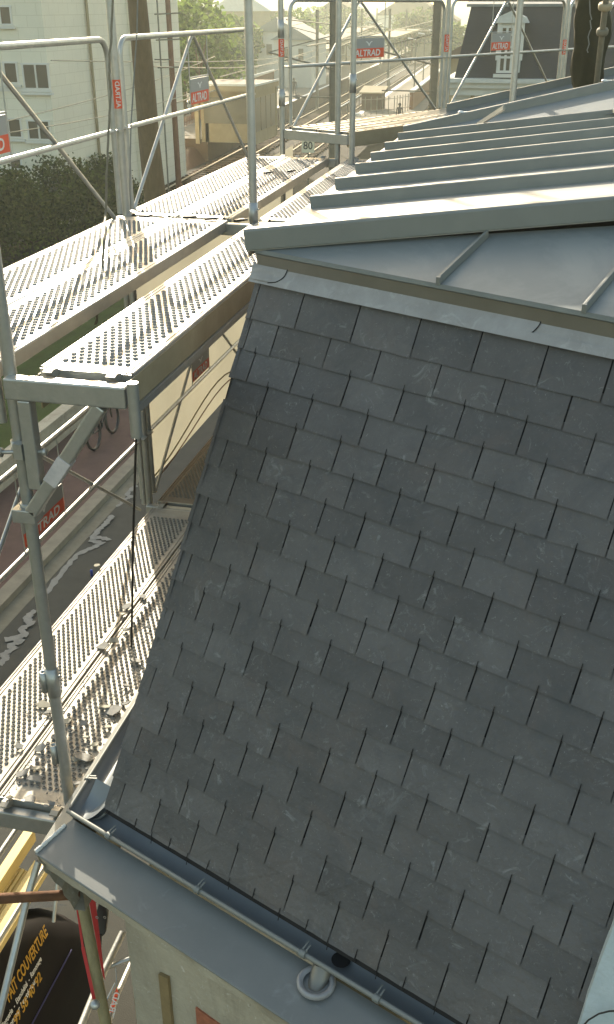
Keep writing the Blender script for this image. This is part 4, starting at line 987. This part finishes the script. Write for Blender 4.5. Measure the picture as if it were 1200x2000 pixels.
# ================================================================== VEGETATION
def leaves(b, c, rad, n, size, rnd, clumps=9, flat=.7):
    cl = []
    for i in range(clumps):
        while True:
            q = V((rnd.uniform(-1, 1), rnd.uniform(-1, 1), rnd.uniform(-1, 1)))
            if .3 < q.length < 1: break
        cl.append((V((q.x*rad[0], q.y*rad[1], q.z*rad[2]))*.72, rnd.uniform(.28, .5)))
    for i in range(n):
        cc, s_ = cl[rnd.randrange(clumps)]
        q = V((rnd.gauss(0, 1), rnd.gauss(0, 1), rnd.gauss(0, 1))); q.normalize(); q *= rnd.uniform(.55, 1.05)
        p = V(c)+cc+V((q.x*rad[0]*s_, q.y*rad[1]*s_, q.z*rad[2]*s_))
        u = V((rnd.gauss(0, 1), rnd.gauss(0, 1), rnd.gauss(0, .7))).normalized(); v = u.cross(V((rnd.gauss(0, 1), rnd.gauss(0, 1), rnd.gauss(0, 1)))).normalized()
        k = size*rnd.uniform(.6, 1.3); b.add([p-u*k*.5, p+v*k*.32, p+u*k*.5, p-v*k*.32], [(0, 1, 2, 3)])
def tree(x, y, h, r, label, m='leaf', seed=0, n=2600, size=.4, z0=G-.6, tr=.22, group='trees beside the railway'):
    rnd = random.Random(seed); t = thing('tree', label, 'tree', (x, y, z0), group)
    b = MB(); zc = z0+h*.62
    b.tube([(x, y, z0), (x+.1, y, z0+h*.3), (x-.05, y+.1, z0+h*.8)], [tr, tr*.8, tr*.25], 8)
    for i in range(5):
        a_ = rnd.uniform(0, 6.28); z = z0+h*rnd.uniform(.3, .55); b.tube([(x, y, z), (x+math.cos(a_)*r*.4, y+math.sin(a_)*r*.4, z+h*.18), (x+math.cos(a_)*r*.7, y+math.sin(a_)*r*.7, z+h*.28)], [tr*.45, tr*.3, tr*.12], 6)
    b.build('trunk', M['bark'], t)
    b = MB(); leaves(b, (x, y, zc), (r, r, h*.42), n, size, rnd, clumps=14); b.build('crown', M[m], t); return t
def at(px, py, y): return ony(px, py, y)
for i, (px, y, h, r, m, lb) in enumerate(((395, 74, 9.6, 3.6, 'leaf', 'broad pale green tree right of the pale block building'), (360, 82, 12, 4.0, 'leaf', 'tall pale green tree touching the corner of the pale building'), (425, 96, 8.0, 3.6, 'leaf2', 'darker low tree behind the kiosk roof'), (455, 118, 8, 4, 'leaf', 'round green tree above the blue car'),
        (585, 150, 9, 4.5, 'leaf', 'rounded tree behind the far left pole of the raised deck'), (545, 175, 10, 5, 'leaf2', 'tree rising behind the white gable house'), (800, 190, 9, 6, 'leaf2', 'wide tree at the far end of the tracks'), (880, 150, 7, 3.5, 'leaf', 'small tree left of the slate house'), (700, 215, 9, 7, 'leaf2', 'hazy tree beyond the platform roofs'), (630, 230, 9.5, 8, 'leaf', 'palest tree in the far distance behind the masts'))):
    p = at(px, 200, y); tree(p.x, y, h, r, lb, m, seed=i, n=2400, size=.30+.0022*y)
# hedge bank in front of the pale building
def mass(name, label, cat, pts, n, size, m, seed, hgt):
    rnd = random.Random(seed); b = MB()
    for i in range(n):
        k = rnd.random()*(len(pts)-1); j = int(k); f = k-j; p = V(pts[j]).lerp(V(pts[min(j+1, len(pts)-1)]), f)
        hh = hgt[0]+(hgt[1]-hgt[0])*k/(len(pts)-1); hh *= .8+.22*math.sin(k*9+seed)+.1*math.sin(k*23)
        w_ = hgt[2]; a_ = rnd.random(); zz = hh*math.sqrt(a_); xx = rnd.uniform(-1, 1)*w_*(1-.55*zz/max(hh, .1))
        q = p+V((xx, 0, zz))+V((rnd.gauss(0, .08), rnd.gauss(0, .25), rnd.gauss(0, .08)))
        u = V((rnd.gauss(0, 1), rnd.gauss(0, 1), rnd.gauss(0, 1))).normalized(); v = u.cross(V((rnd.gauss(0, 1), rnd.gauss(0, 1), rnd.gauss(0, 1)))).normalized(); s_ = size*rnd.uniform(.6, 1.4)
        b.add([q-u*s_*.5, q+v*s_*.35, q+u*s_*.5, q-v*s_*.35], [(0, 1, 2, 3)])
    return tag(b.build(name, M[m]), label, cat)
zb = G-.7
mass('hedge', 'dense dark green and brown hedge bank below the pale block building', 'hedge', [(-21, 14, zb), (-19.6, 24, zb), (-18.6, 30, zb), (-17.9, 37, zb), (-18.2, 42, zb)], 60000, .15, 'hedge', 1, (4.6, 2.6, 2.2))
mass('shrub', 'dry olive shrubs between the hedge bank and the brown trunk', 'shrub', [(-19.6, 34, zb), (-19.6, 42, zb), (-20.2, 52, zb)], 8000, .22, 'hedge2', 2, (3.0, 1.6, 1.0))
mass('shrub', 'low scrubby shrub at the foot of the rusty pole', 'shrub', [(-20.5, 50, zb), (-21.6, 60, zb), (-23.2, 72, zb)], 5000, .26, 'hedge', 3, (1.2, 1.2, .9))
mass('shrub', 'brown low scrub covering the near side of the track bed', 'shrub', [(-12.2, 8, G-.2), (-13.2, 22, G-.3), (-14.0, 30, G-.4)], 3500, .14, 'hedge2', 4, (.5, .5, 1.0))
mass('shrub', 'bushes beneath the left end of the raised deck', 'shrub', [(-5.2, 44, G-.9), (-3.5, 44, G-.9), (-1.5, 45, G-.9)], 5000, .22, 'hedge', 6, (2.2, 2.0, 1.6))
# leaning brown trunk
t = thing('tree', 'thick brown tree trunk behind the upper guardrail, its crown above the picture', 'tree', at(345, 560, 24)); b = MB()
pa = [at(267, -160, 22), at(268, 0, 22.3), at(281, 140, 22.8), at(292, 280, 23.4), at(305, 400, 23.8)]; pa.append(V((pa[-1].x-.12, 24.0, G-.5)))
b.tube(pa, [.22, .26, .29, .31, .34, .42], 14); b.build('trunk', M['bark'], t)
for i in range(5):
    q = pa[0]; a_ = i*1.3; b = MB(); b.tube([q-UZ*.2, q+V((math.cos(a_)*1.2, math.sin(a_)*1.2, 1.0)), q+V((math.cos(a_)*2.4, math.sin(a_)*2.4, 2.2))], [.12, .07, .03], 6); b.build('branch', M['bark'], t)
b = MB(); leaves(b, pa[0]+V((2.6, -1.0, 4.6)), (2.0, 2.0, 1.6), 900, .22, random.Random(44), 10); b.build('crown', M['leaf'], t)
# ================================================================== BUILDINGS
pb = thing('apartment_building', 'pale blockwork apartment building with white framed windows at the upper left', 'building', (-24, 44, G-.9))
XE, YS = -19.6, 36.5
XE = at(101, 200, YS).x; 
LB = min(((abs(at(352, 100, y_).x-XE), y_) for y_ in [YS+.1*k_ for k_ in range(300)]))[1]-YS
b = MB(); b.span((XE-18, YS, G-1), (XE, YS+LB, 7)); b.build('wall', M['wallb'], pb)
b = MB(); b.span((XE-18.3, YS-.3, 7), (XE+.3, YS+LB+.3, 7.3)); b.build('roof', M['roofb'], pb)
def win(x0, y0, x1, y1, y, par, panes=2, fm='wins', depth=.12):
    a = at(x0, y1, y); c = at(x1, y0, y); W_, H_ = c.x-a.x, c.z-a.z
    b = MB(); fwd = -.04; th = .07
    for zz in (a.z, c.z): b.span((a.x-th, y+fwd, zz-th/2), (c.x+th, y+fwd+.08, zz+th/2))
    for k in range(panes+1):
        x = a.x+W_*k/panes; b.span((x-th/2, y+fwd-.003, a.z+th/2), (x+th/2, y+fwd+.077, c.z-th/2))
    f = b.build('window', M[fm], par)
    b = MB(); b.quad((a.x, y-.012, a.z), (c.x, y-.012, a.z), (c.x, y-.012, c.z), (a.x, y-.012, c.z)); b.build('pane', M['pane'], f)
    b = MB(); b.span((a.x-.15, y-.14, a.z-.16), (c.x+.15, y-.002, a.z-.06)); b.build('sill', M['wins'], f)
win(50, 125, 93, 177, YS, pb); win(12, 122, 32, 162, YS, pb, 1); win(20, 232, 40, 268, YS, pb, 1); win(58, 236, 96, 272, YS, pb, 2); win(3, 12, 20, 48, YS, pb, 1); win(-45, 120, -12, 165, YS, pb, 1)
win(22, 300, 40, 330, YS, pb, 1)
b = MB(); b.tube([(XE+.1, YS+4.2, G), (XE+.1, YS+4.2, 6.8)], .07, 8); b.build('downpipe', M['beige'], pb)
b = MB(); b.span((XE+.002, YS+9.0, G), (XE+.14, YS+9.6, 6.9)); b.build('pilaster', M['wallb'], pb)
b = MB(); b.span((XE-18.05, YS-.05, 1.55), (XE+.05, YS, 1.75)); b.span((XE-18.05, YS-.05, -2.0), (XE+.05, YS, -1.85)); b.build('string_course', M['wins'], pb)
# slate house on the right
YH = 29.
hs = thing('slate_house', 'dark slate mansard house with white dormer and white boarded wall behind the zinc roof', 'house', (4, YH+3, G))
c0 = at(888, 152, YH); z0 = c0.z; ct = at(922, 8, YH+1.0); xr = at(1330, 100, YH).x
b = MB(); tt = V((ct.x, YH+1.0, ct.z)); tr_ = V((xr, YH+1.0, ct.z)); bl_ = V((c0.x, YH, z0)); br_ = V((xr, YH, z0))
b.quad(bl_, br_, tr_, tt); b.quad(V((bl_.x, YH+8, z0)), bl_, tt, V((tt.x+.2, YH+7, ct.z)))
b.build('mansard_slates', M['darkslate'], hs)
b = MB(); b.slab([(tt.x-.15, YH+.9, ct.z), (xr, YH+.9, ct.z), (xr, YH+7, ct.z+1.0), (tt.x-.15, YH+7, ct.z+1.0)], .08); b.build('roof', M['zinc'], hs)
b = MB(); b.span((bl_.x-.2, YH-.28, z0-.28), (xr, YH+.1, z0-.12)); b.span((bl_.x-.3, YH-.40, z0-.12), (xr, YH+.1, z0-.0)); b.span((bl_.x-.1, YH-.16, z0-.5), (xr, YH+.1, z0-.28)); b.span((bl_.x-.3, YH-.2, z0-.12), (bl_.x, YH+8, z0)); b.build('cornice', M['whitew'], hs)
b = MB(); b.span((bl_.x, YH, G-1), (xr, YH+8, z0-.5)); b.build('wall', M['whitew'], hs)
b = MB()
for k in range(12): z = z0-.62-k*.32; b.span((bl_.x-.02, YH-.02, z), (xr, YH-.001, z+.02))
b.build('board_lines', M['cloth_l'], hs)
b = MB(); q = at(920, 190, YH); b.span((q.x, YH-.10, G), (q.x+.12, YH-.001, z0-.5)); b.build('downpipe', M['beige'], hs)
# dormer
d0 = at(964, 152, YH-.3); d1 = at(1028, 22, YH-.3); dz0, dz1 = d0.z+.15, d1.z-.02; dxm = (d0.x+d1.x)/2
dm = MB(); dm.span((d0.x+.06, YH-.25, dz0), (d1.x-.06, YH+.9, dz1-.28)); dmo = dm.build('dormer', M['whitew'], hs)
b = MB(); b.extr([(-1, 0), (1, 0), (.8, .16), (0, .34), (-.8, .16)], (dxm, YH-.38, dz1-.30), (0, 1.3, 0), V(((d1.x-d0.x)/2+.1, 0, 0)), UZ, close=True); b.build('dormer_pediment', M['whitew'], dmo)
b = MB()
for x in (d0.x+.02, d1.x-.12): b.span((x, YH-.32, dz0+.35), (x+.12, YH-.252, dz1-.3))
b.build('dormer_jamb', M['wins'], dmo)
win(974, 52, 1004, 140, YH-.26, dmo, 2); 
b = MB(); 
for py in (68, 92, 112): q = at(975, py, YH-.31); q2_ = at(1004, py, YH-.31); b.span((q.x, YH-.33, q.z-.03), (q2_.x, YH-.305, q.z+.03))
b.build('glazing_bar', M['wins'], dmo)
# brown gabled house left of the slate house
hh = thing('brown_house', 'brown gabled house partly hidden by the slate house', 'house', at(895, 120, 60)); q = at(868, 150, 60); q2_ = at(960, 60, 60)
b = MB(); b.span((q.x, 60, G-1), (q.x+6, 68, q2_.z-1.4)); b.build('wall', M['beige'], hh)
b = MB(); b.extr([(-.4, -.2), (3, 1.6), (6.4, -.2)], (q.x, 59.6, q2_.z-1.3), (0, 9, 0), UX, UZ, close=True); b.build('roof', M['roofb'], hh)
# houses in the distance
def house_(px, py, y, wd, hgt, dp, label, wm_='wallw', rm='roofb'):
    p = at(px, py, y); t = thing('distant_house', label, 'house', (p.x, y, G-1), 'distant houses beyond the railway')
    b = MB(); b.span((p.x, y, G-1), (p.x+wd, y+dp, p.z)); b.build('wall', M[wm_], t)
    b = MB(); b.extr([(-.3, 0), (wd/2, wd*.30), (wd+.3, 0)], (p.x, y-.3, p.z), (0, dp+.6, 0), UX, UZ, close=True); b.build('roof', M[rm], t)
    for k in range(2):
        x = p.x+wd*(.25+.4*k); b = MB(); b.span((x, y-.03, p.z-hgt*.5), (x+wd*.13, y-.001, p.z-hgt*.5+1.2)); b.build('window', M['pane'], t)
house_(500, 62, 120, 5, 5, 8, 'white gabled house behind the tall pole by the zinc hip', 'whitew', 'zincb')
house_(535, 78, 105, 4, 4, 7, 'small pale house right of the white gabled house', 'wallw', 'zinc')
house_(410, 22, 150, 9, 6, 9, 'house with a flat pale roof edge above the trees', 'beige', 'whitew')
house_(470, 34, 190, 8, 6, 9, 'grey house far off beside the tall pole', 'wallw', 'roofb')
house_(592, 40, 230, 14, 6, 9, 'long pale house left of the grey mast', 'wallw', 'roofb')
house_(735, 30, 260, 16, 6, 9, 'wide hazy house above the platform roofs', 'wallw', 'roofb')
house_(640, 34, 300, 12, 6, 9, 'far pale house just right of the grey mast', 'whitew', 'roofb')
house_(800, 40, 210, 9, 6, 9, 'brownish house at the far end of the tracks', 'beige', 'roofb')
# kiosk on the left platform
ks = thing('platform_shelter', 'beige flat roofed waiting shelter on the left platform', 'shelter', onz(500, 225, -6.3))
zt_ = -6.3+3.0
kb = onz(497, 172, zt_+.2); ka = onz(436, 158, zt_+.2); kc = onz(541, 148, zt_+.2)
x0, x1, y0, y1 = ka.x, kb.x, kb.y, onx(541, 148, kb.x).y
for a_, c_ in (((x0, y0), .25), ((x0+.35, y0+.9), .22), ((x1-.2, y0), .2), ((x1-.2, y1-.2), .2)): b = MB(); b.span((a_[0], a_[1], -6.3), (a_[0]+c_, a_[1]+c_, zt_)); b.build('post', M['beige'], ks)
b = MB(); b.span((x0+.1, y0+.9, -6.3), (x1-.2, y0+1.0, zt_-.01)); b.span((x1-.15, y0+.2, -6.3), (x1-.05, y1-.2, zt_-.01)); b.build('wall', M['beige'], ks)
b = MB()
kd = (y1-y0-.6)/4
for k in range(4): b.span((x1-.06, y0+.3+k*kd, -5.6), (x1-.02, y0+.3+k*kd+kd*.85, zt_-.4))
b.span((x0+.3, y0+.86, -5.2), (x1-.5, y0+.895, zt_-.4))
b.build('pane', M['shpane'], ks)
b = MB(); b.span((x0-.1, y0-.1, zt_), (x1+.1, y1+.1, zt_+.34)); b.build('roof', [M['beige']], ks); b = MB(); b.quad((x0, y0, zt_+.344), (x1, y0, zt_+.344), (x1, y1, zt_+.344), (x0, y1, zt_+.344)); b.build('roof_felt', M['roofb'], ks)
b = MB(); b.span((x0-.16, y0-.16, zt_+.30), (x1+.16, y0-.1, zt_+.42)); b.span((x1+.1, y0-.1, zt_+.30), (x1+.16, y1+.16, zt_+.42)); b.build('roof_trim', M['whitew'], ks)
# low brick building before the shelter
t = thing('brick_hut', 'low brown brick hut with pale coping in front of the beige shelter', 'hut', onz(440, 265, G)); p = onz(420, 262, G)
b = MB(); b.span((p.x-1.8, p.y, G-.5), (p.x+.9, p.y+8, G+2.7)); b.build('wall', M['orange'], t); b = MB(); b.span((p.x-1.9, p.y-.1, G+2.7), (p.x+1.0, p.y+8.1, G+2.82)); b.build('coping', M['whitew'], t)
# fence along the far bank
def fence(P, h, sp, label, m='rustpole', rail=True, w_=.05):
    t = thing('picket_fence', label, 'fence', P[0], 'railway fences'); b = MB()
    for i in range(len(P)-1):
        a, c = V(P[i]), V(P[i+1]); n = max(1, int((c-a).length/sp))
        for k in range(n): q = a.lerp(c, k/n); b.span((q.x-w_/2, q.y-w_/2, q.z), (q.x+w_/2, q.y+w_/2, q.z+h))
    b.build('pickets', M[m], t)
    b = MB()
    for i in range(len(P)-1):
        for zf in (.25, .85): b.bar(V(P[i])+UZ*h*zf, V(P[i+1])+UZ*h*zf, .04, .04)
    b.build('rail', M[m], t)
fence([(-21.2, 42, G-.6), (-22.2, 56, G-.6), (-23.5, 70, G-.6)], 2.2, .45, 'dark picket fence along the bank below the pale building')
fence([(rx(66)-9.6, 66, -6.3), (rx(100)-9.6, 100, -6.3), (rx(160)-9.6, 160, -6.3)], 1.3, 1.5, 'pale rail fence at the back of the left platform', 'whitew')
t = thing('screen_wall', 'red and white screen wall at the back of the left platform', 'wall', (rx(100)-9.3, 100, -6.3)); b = MB()
b.extr([(0, 0), (0, 1.5)], (rx(88)-9.2, 88, -6.2), V((rx(125)-rx(88), 37, 0)), UX, UZ); b.build('panel', M['orange'], t)
b = MB(); b.bar((rx(88)-9.15, 88, -4.7), (rx(125)-9.15, 125, -4.7), .12, .15); b.bar((rx(88)-9.1, 88, -5.7), (rx(125)-9.1, 125, -5.7), .08, .15); b.build('coping', M['whitew'], t)
# right platform: handrail, orange wall, fence, cabinet
t = thing('platform_railing', 'pale handrail along the edge of the right platform', 'railing', (rx(75)+3.5, 75, -6.3)); b = MB()
b.tube([(rx(y)+3.3, y, -5.2) for y in (66, 80, 100, 125)], .05, 6); b.build('rail', M['whitew'], t)
for y in (66, 74, 83, 93, 104): b = MB(); b.tube([(rx(y)+3.3, y, -6.6), (rx(y)+3.3, y, -5.2)], .04, 6); b.build('post', M['mast'], t)
for px in ((808, 200), (826, 170), (845, 150)):
    q = onz(px[0], px[1], -6.3); t = thing('lamp_post', 'thin platform lamp post on the right platform', 'lamp post', q, 'thin lamp posts on the right platform'); b = MB(); b.tube([q, q+UZ*5], [.07, .05], 8); b.build('pole', M['mast'], t); b = MB(); b.bar(q+UZ*5, q+V((-.7, 0, 5.1)), .15, .1); b.build('lamp_head', M['white'], t)
t = thing('retaining_wall', 'orange brown retaining wall with pale coping right of the right platform', 'wall', onz(805, 208, -6.3)); a, c = onz(803, 214, -6.3), onz(862, 160, -6.3)
b = MB(); b.bar(a+UZ*.6, c+UZ*.6, .3, 1.4); b.build('wall', M['orange'], t); b = MB(); b.bar(a+UZ*1.36, c+UZ*1.36, .4, .12); b.build('coping', M['whitew'], t)
q = onz(690, 226, -6.3); fence([tuple(q), tuple(onz(770, 222, -6.3)), tuple(onz(802, 216, -6.3))], 1.3, .5, 'grey picket fence across the near end of the right platform', 'mast')
t = thing('brick_cabin', 'small brown brick signal cabin by the near end of the right platform', 'cabin', onz(712, 225, -6.3)); p = onz(706, 228, -6.8)
b = MB(); b.span((p.x, p.y, -7.6), (p.x+1.6, p.y+2, -5.0)); b.build('wall', M['platw'], t); b = MB(); b.slab([(p.x-.2, p.y-.2, -4.95), (p.x+1.8, p.y-.2, -4.95), (p.x+1.8, p.y+2.2, -4.6), (p.x-.2, p.y+2.2, -4.6)], .1); b.build('roof', M['beige'], t)
q = onz(692, 262, -7.6); t = thing('equipment_cabinet', 'white trackside cabinet behind the inner corner pole', 'cabinet', q); b = MB(); b.span((q.x-.4, q.y, q.z), (q.x+.4, q.y+.5, q.z+1.5)); b.build('box', M['whitew'], t, bevel=.03); b = MB(); b.span((q.x-.3, q.y-.02, q.z+.2), (q.x+.3, q.y-.001, q.z+1.3)); b.build('door', M['cloth_l'], t)
# speed sign
t = thing('speed_sign', 'pale square railway sign reading 80 below the raised slatted deck', 'sign', at(602, 400, 28)); q = at(602, 285, 28)
b = MB(); b.tube([(q.x, 28.03, G-.5), (q.x, 28.03, q.z+.1)], .03, 8); b.build('post', M['mast'], t)
b = MB(); b.box(q, (.42, .02, .42)); pl = b.build('sign_plate', M['signc'], t); text_mesh('80', .34, M['black'], pl, q+V((0, -.013, 0)), UX, UZ, extr=.001, bold=.012, sx=.95)
# masts, portals and wires
def mast(px, y, w_, label, h=9, m='mast', arms=True, zb=-7.6):
    p = at(px, 100, y); t = thing('catenary_mast', label, 'catenary mast', (p.x, y, zb), 'catenary masts'); b = MB()
    b.box((p.x, y, zb+h/2), (w_, .02, h)); b.box((p.x-w_/2, y, zb+h/2), (.025, w_*.9, h)); b.box((p.x+w_/2, y, zb+h/2), (.025, w_*.9, h)); b.build('column', M[m], t)
    if arms:
        b = MB(); b.tube([(p.x, y, zb+6.6), (p.x-2.6, y, zb+7.2)], .04, 6); b.tube([(p.x, y, zb+5.6), (p.x-2.2, y, zb+5.6)], .03, 6); b.tube([(p.x, y, zb+7.8), (p.x-2.6, y, zb+7.2)], .02, 6); b.build('arm', M[m], t)
    return p
mast(652, 36, .26, 'broad grey brown mast standing behind the pole by the speed sign', 11)
mast(851, 40, .30, 'broad grey mast left of the slate house', 11)
for k, (px, y) in enumerate(((706, 150), (760, 120), (792, 170), (620, 95), (735, 210), (555, 130), (875, 105), (672, 180), (830, 230), (583, 190))):
    mast(px, y, .22, ['slim mast above the far sign', 'slim mast right of the brace apex', 'slim mast at the far end of the right platform', 'mast beside the waiting people', 'tiny mast far down the line', 'mast behind the left pole of the raised deck', 'mast near the slate house edge', 'mast behind the inner corner pole', 'smallest mast at the vanishing tracks', 'far mast above the left platform'][k], 8.6)
p = at(335, 100, 44); t = thing('utility_pole', 'rusty thin pole with insulator arms right of the brown trunk', 'pole', (p.x, 44, G-1)); b = MB(); b.tube([(p.x, 44, G-1), (p.x-.05, 44, 4)], [.15, .11], 10); b.build('pole', M['rustpole'], t)
for z in (-.2, -1.4, .9): b = MB(); b.tube([(p.x-.7, 43.9, z), (p.x+.6, 43.9, z+.05)], .035, 6); b.build('arm', M['mast'], t)
p2_ = at(313, 100, 43); t = thing('utility_pole', 'thin dark pole between the brown trunk and the rusty pole', 'pole', (p2_.x, 43, G-1)); b = MB(); b.tube([(p2_.x, 43, G-1), (p2_.x, 43, 4)], .04, 8); b.build('pole', M['mast'], t)
for z in (0, -1.0, 1.6): b = MB(); b.tube([(p2_.x-.3, 43, z), (p2_.x+.5, 43, z)], .03, 6); b.build('arm', M['mast'], t)
for k, (a, c, ya, yc) in enumerate((((0, 240), (420, 110), 24, 60), ((0, 262), (420, 165), 22, 50), ((100, 118), (600, 108), 34, 90), ((430, 150), (720, 60), 60, 140), ((330, 205), (700, 75), 46, 140), ((560, 38), (870, 60), 60, 160), ((560, 32), (650, 32), 70, 75), ((600, 90), (880, 30), 60, 200), ((300, 130), (560, 120), 40, 90))):
    A_, B_ = at(*a, ya), at(*c, yc); b = MB(); b.tube([A_.lerp(B_, i/10)-UZ*(.25*math.sin(math.pi*i/10)) for i in range(11)], .006+.00022*yc, 5)
    tag(b.build('overhead_wire', M['wire']), 'overhead railway wire crossing the hazy background', 'wire', 'overhead wires of the railway')
# platform canopies
for k, (a, c, y0_, y1_, w_, m, lb) in enumerate((((600, 78), (715, 45), 130, 250, 4, 'roofb', 'long brown platform roof above the left platform'), ((585, 96), (700, 62), 112, 200, 3, 'beige', 'tan platform roof nearer than the long brown roof'), ((715, 72), (840, 40), 140, 260, 4, 'beige', 'tan platform roof right of the brace apex'))):
    A_, B_ = at(*a, y0_), at(*c, y1_); t = thing('platform_canopy', lb, 'platform roof', (A_.x, A_.y, -6.3), 'platform roofs'); b = MB(); b.slab([A_, A_+UX*w_, B_+UX*w_, B_][::1], .25); b.build('roof', M[m], t)
    for i in range(5):
        q = A_.lerp(B_, i/4)+UX*w_/2; b = MB(); b.tube([(q.x, q.y, -6.3), (q.x, q.y, q.z-.2)], .12, 6); b.build('column', M['mast'], t)
# cars
def car(px, py, y_z, label, m, rz=0):
    p = onz(px, py, y_z); t = thing('parked_car', label, 'car', p, 'cars parked beyond the railway', rz); 
    pr_ = [(-2.0, .25), (-2.05, .65), (-1.6, .85), (-1.0, 1.38), (.5, 1.40), (1.15, .90), (1.95, .75), (2.05, .3)]
    Rm = Matrix.Rotation(rz, 3, 'Z')
    b = MB(); b.extr(pr_, p+Rm @ V((0, -.8, 0)), Rm @ V((0, 1.6, 0)), Rm @ UX, UZ, close=True); b.build('body', M[m], t, bevel=.08)
    b = MB(); b.extr([(-1.35, .90), (-.92, 1.28), (.45, 1.30), (.9, .92)], p+Rm @ V((0, -.83, 0)), Rm @ V((0, 1.66, 0)), Rm @ UX, UZ, close=True); b.build('side_window', M['glass'], t)
    for x in (-1.25, 1.25):
        for y in (-.82, .62): b = MB(); b.lathe(p+Rm @ V((x, y, .32)), [(0, 0), (.32, 0), (.32, .2), (0, .2)], 12, ax=Rm @ UY); b.build('wheel', M['black'], t)
car(452, 122, G-.4, 'blue car parked in front of the green trees', 'carb', .2); car(590, 115, -6.7, 'white car behind the people on the left platform', 'carw', .3); car(395, 222, G-.4, 'white car half hidden behind the sign on the upper guardrail', 'carw', .3)
# people
def person(px, py, z, label, h=1.72, top='cloth_d', legs='cloth_d', rz=0, bag=False, sit=False):
    p = onz(px, py, z); t = thing('person', label, 'person', p, None, rz); s_ = h/1.75
    J = [('pel', (0, 0, .95), .13), ('che', (0, 0, 1.30), .16), ('nec', (0, 0, 1.48), .06), ('hea', (0, .02, 1.60), .095), ('top', (0, .02, 1.70), .07),
         ('lh', (-.09, 0, .88), .09), ('lk', (-.10, .03, .5), .06), ('la', (-.10, 0, .09), .045), ('lf', (-.10, .16, .03), .035), ('rh', (.09, 0, .88), .09), ('rk', (.11, .02, .5), .06), ('ra', (.12, 0, .09), .045), ('rf', (.12, .16, .03), .035),
         ('ls', (-.19, 0, 1.40), .06), ('le', (-.24, 0, 1.12), .042), ('lw', (-.23, .08, .88), .03), ('rs', (.19, 0, 1.40), .06), ('re', (.24, 0, 1.12), .042), ('rw', (.23, .10, .88), .03)]
    if sit:
        rep_ = {'lk': (-.12, .42, .50), 'la': (-.12, .42, .08), 'lf': (-.12, .55, .03), 'rk': (.12, .42, .50), 'ra': (.12, .42, .08), 'rf': (.12, .55, .03)}
        J = [(n_, (rep_.get(n_, (c_[0], c_[1], c_[2]-.42))), r_) for n_, c_, r_ in J]
    E_ = [('pel', 'che'), ('che', 'nec'), ('nec', 'hea'), ('hea', 'top'), ('pel', 'lh'), ('lh', 'lk'), ('lk', 'la'), ('la', 'lf'), ('pel', 'rh'), ('rh', 'rk'), ('rk', 'ra'), ('ra', 'rf'), ('che', 'ls'), ('ls', 'le'), ('le', 'lw'), ('che', 'rs'), ('rs', 're'), ('re', 'rw')]
    ix = {n_: i for i, (n_, _, _) in enumerate(J)}; me = bpy.data.meshes.new('body'); me.from_pydata([V(c_)*s_ for _, c_, _ in J], [(ix[a], ix[c]) for a, c in E_], [])
    o = bpy.data.objects.new('body', me); C.objects.link(o); o.parent = t; me.materials.append(M[top])
    sk = o.modifiers.new('skin', 'SKIN')
    for i, (_, _, r_) in enumerate(J): me.skin_vertices[0].data[i].radius = (r_*s_, r_*s_*.85)
    me.skin_vertices[0].data[0].use_root = True
    sb_ = o.modifiers.new('sub', 'SUBSURF'); sb_.levels = sb_.render_levels = 1
    hz_ = 1.70*s_-(.42 if sit else 0)
    Rm = Matrix.Rotation(rz, 3, 'Z')
    b = MB(); b.lathe(p+Rm @ V((0, -.01, hz_-.14)), [(.10, 0), (.115, .08), (.08, .17), (0, .19)], 10); b.build('hair', M['hair'], t)
    b = MB(); b.lathe(p+Rm @ V((0, .05, hz_-.22)), [(0, 0), (.05, .02), (.075, .09), (.06, .15), (0, .17)], 10); b.build('face', M['skin'], t)
    if legs != top:
        b = MB(); b.lathe(p+Rm @ V((0, 0, .45*s_)), [(.20, 0), (.19, .2), (.15, .55)], 12); b.build('skirt', M[legs], t)
    return t, p
person(575, 192, -6.3, 'person in dark clothes standing with a dark bag at their feet on the left platform', 1.75)
person(611, 170, -6.3, 'person in a pale cardigan and dark skirt standing farther along the left platform', 1.68, 'cloth_l', 'cloth_d')
person(780, 238, -6.3, 'person with dark hair sitting behind the grey picket fence of the right platform', 1.72, sit=True)
q = onz(581, 193, -6.3); t = thing('shoulder_bag', 'dark bag standing on the left platform at the feet of the dark dressed person', 'bag', q); b = MB(); b.box(q+UZ*.18, (.5, .25, .34)); b.build('bag_body', M['cloth_d'], t, bevel=.05); b = MB(); b.tube([q+V((-.15, 0, .34)), q+V((-.08, 0, .5)), q+V((.08, 0, .5)), q+V((.15, 0, .34))], .015, 6); b.build('handle', M['cloth_d'], t)
# ================================================================== AIR
HZ = 1
if HZ:
    b = MB(); b.span((-700, -60, G-2), (700, 560, 30)); o = b.build('haze', bpy.data.materials.new('haze')); o['kind'] = 'stuff'; tag(o, 'pale yellow backlit haze filling the air over the railway and town', 'haze')
    m = o.data.materials[0]; m.use_nodes = True; t = m.node_tree; t.nodes.remove(t.nodes['Principled BSDF']); pv_ = t.nodes.new('ShaderNodeVolumePrincipled'); t.links.new(pv_.outputs[0], t.nodes['Material Output'].inputs['Volume'])
    pv_.inputs['Color'].default_value = (.86, .95, .86, 1); pv_.inputs['Density'].default_value = .0007; pv_.inputs['Anisotropy'].default_value = .5
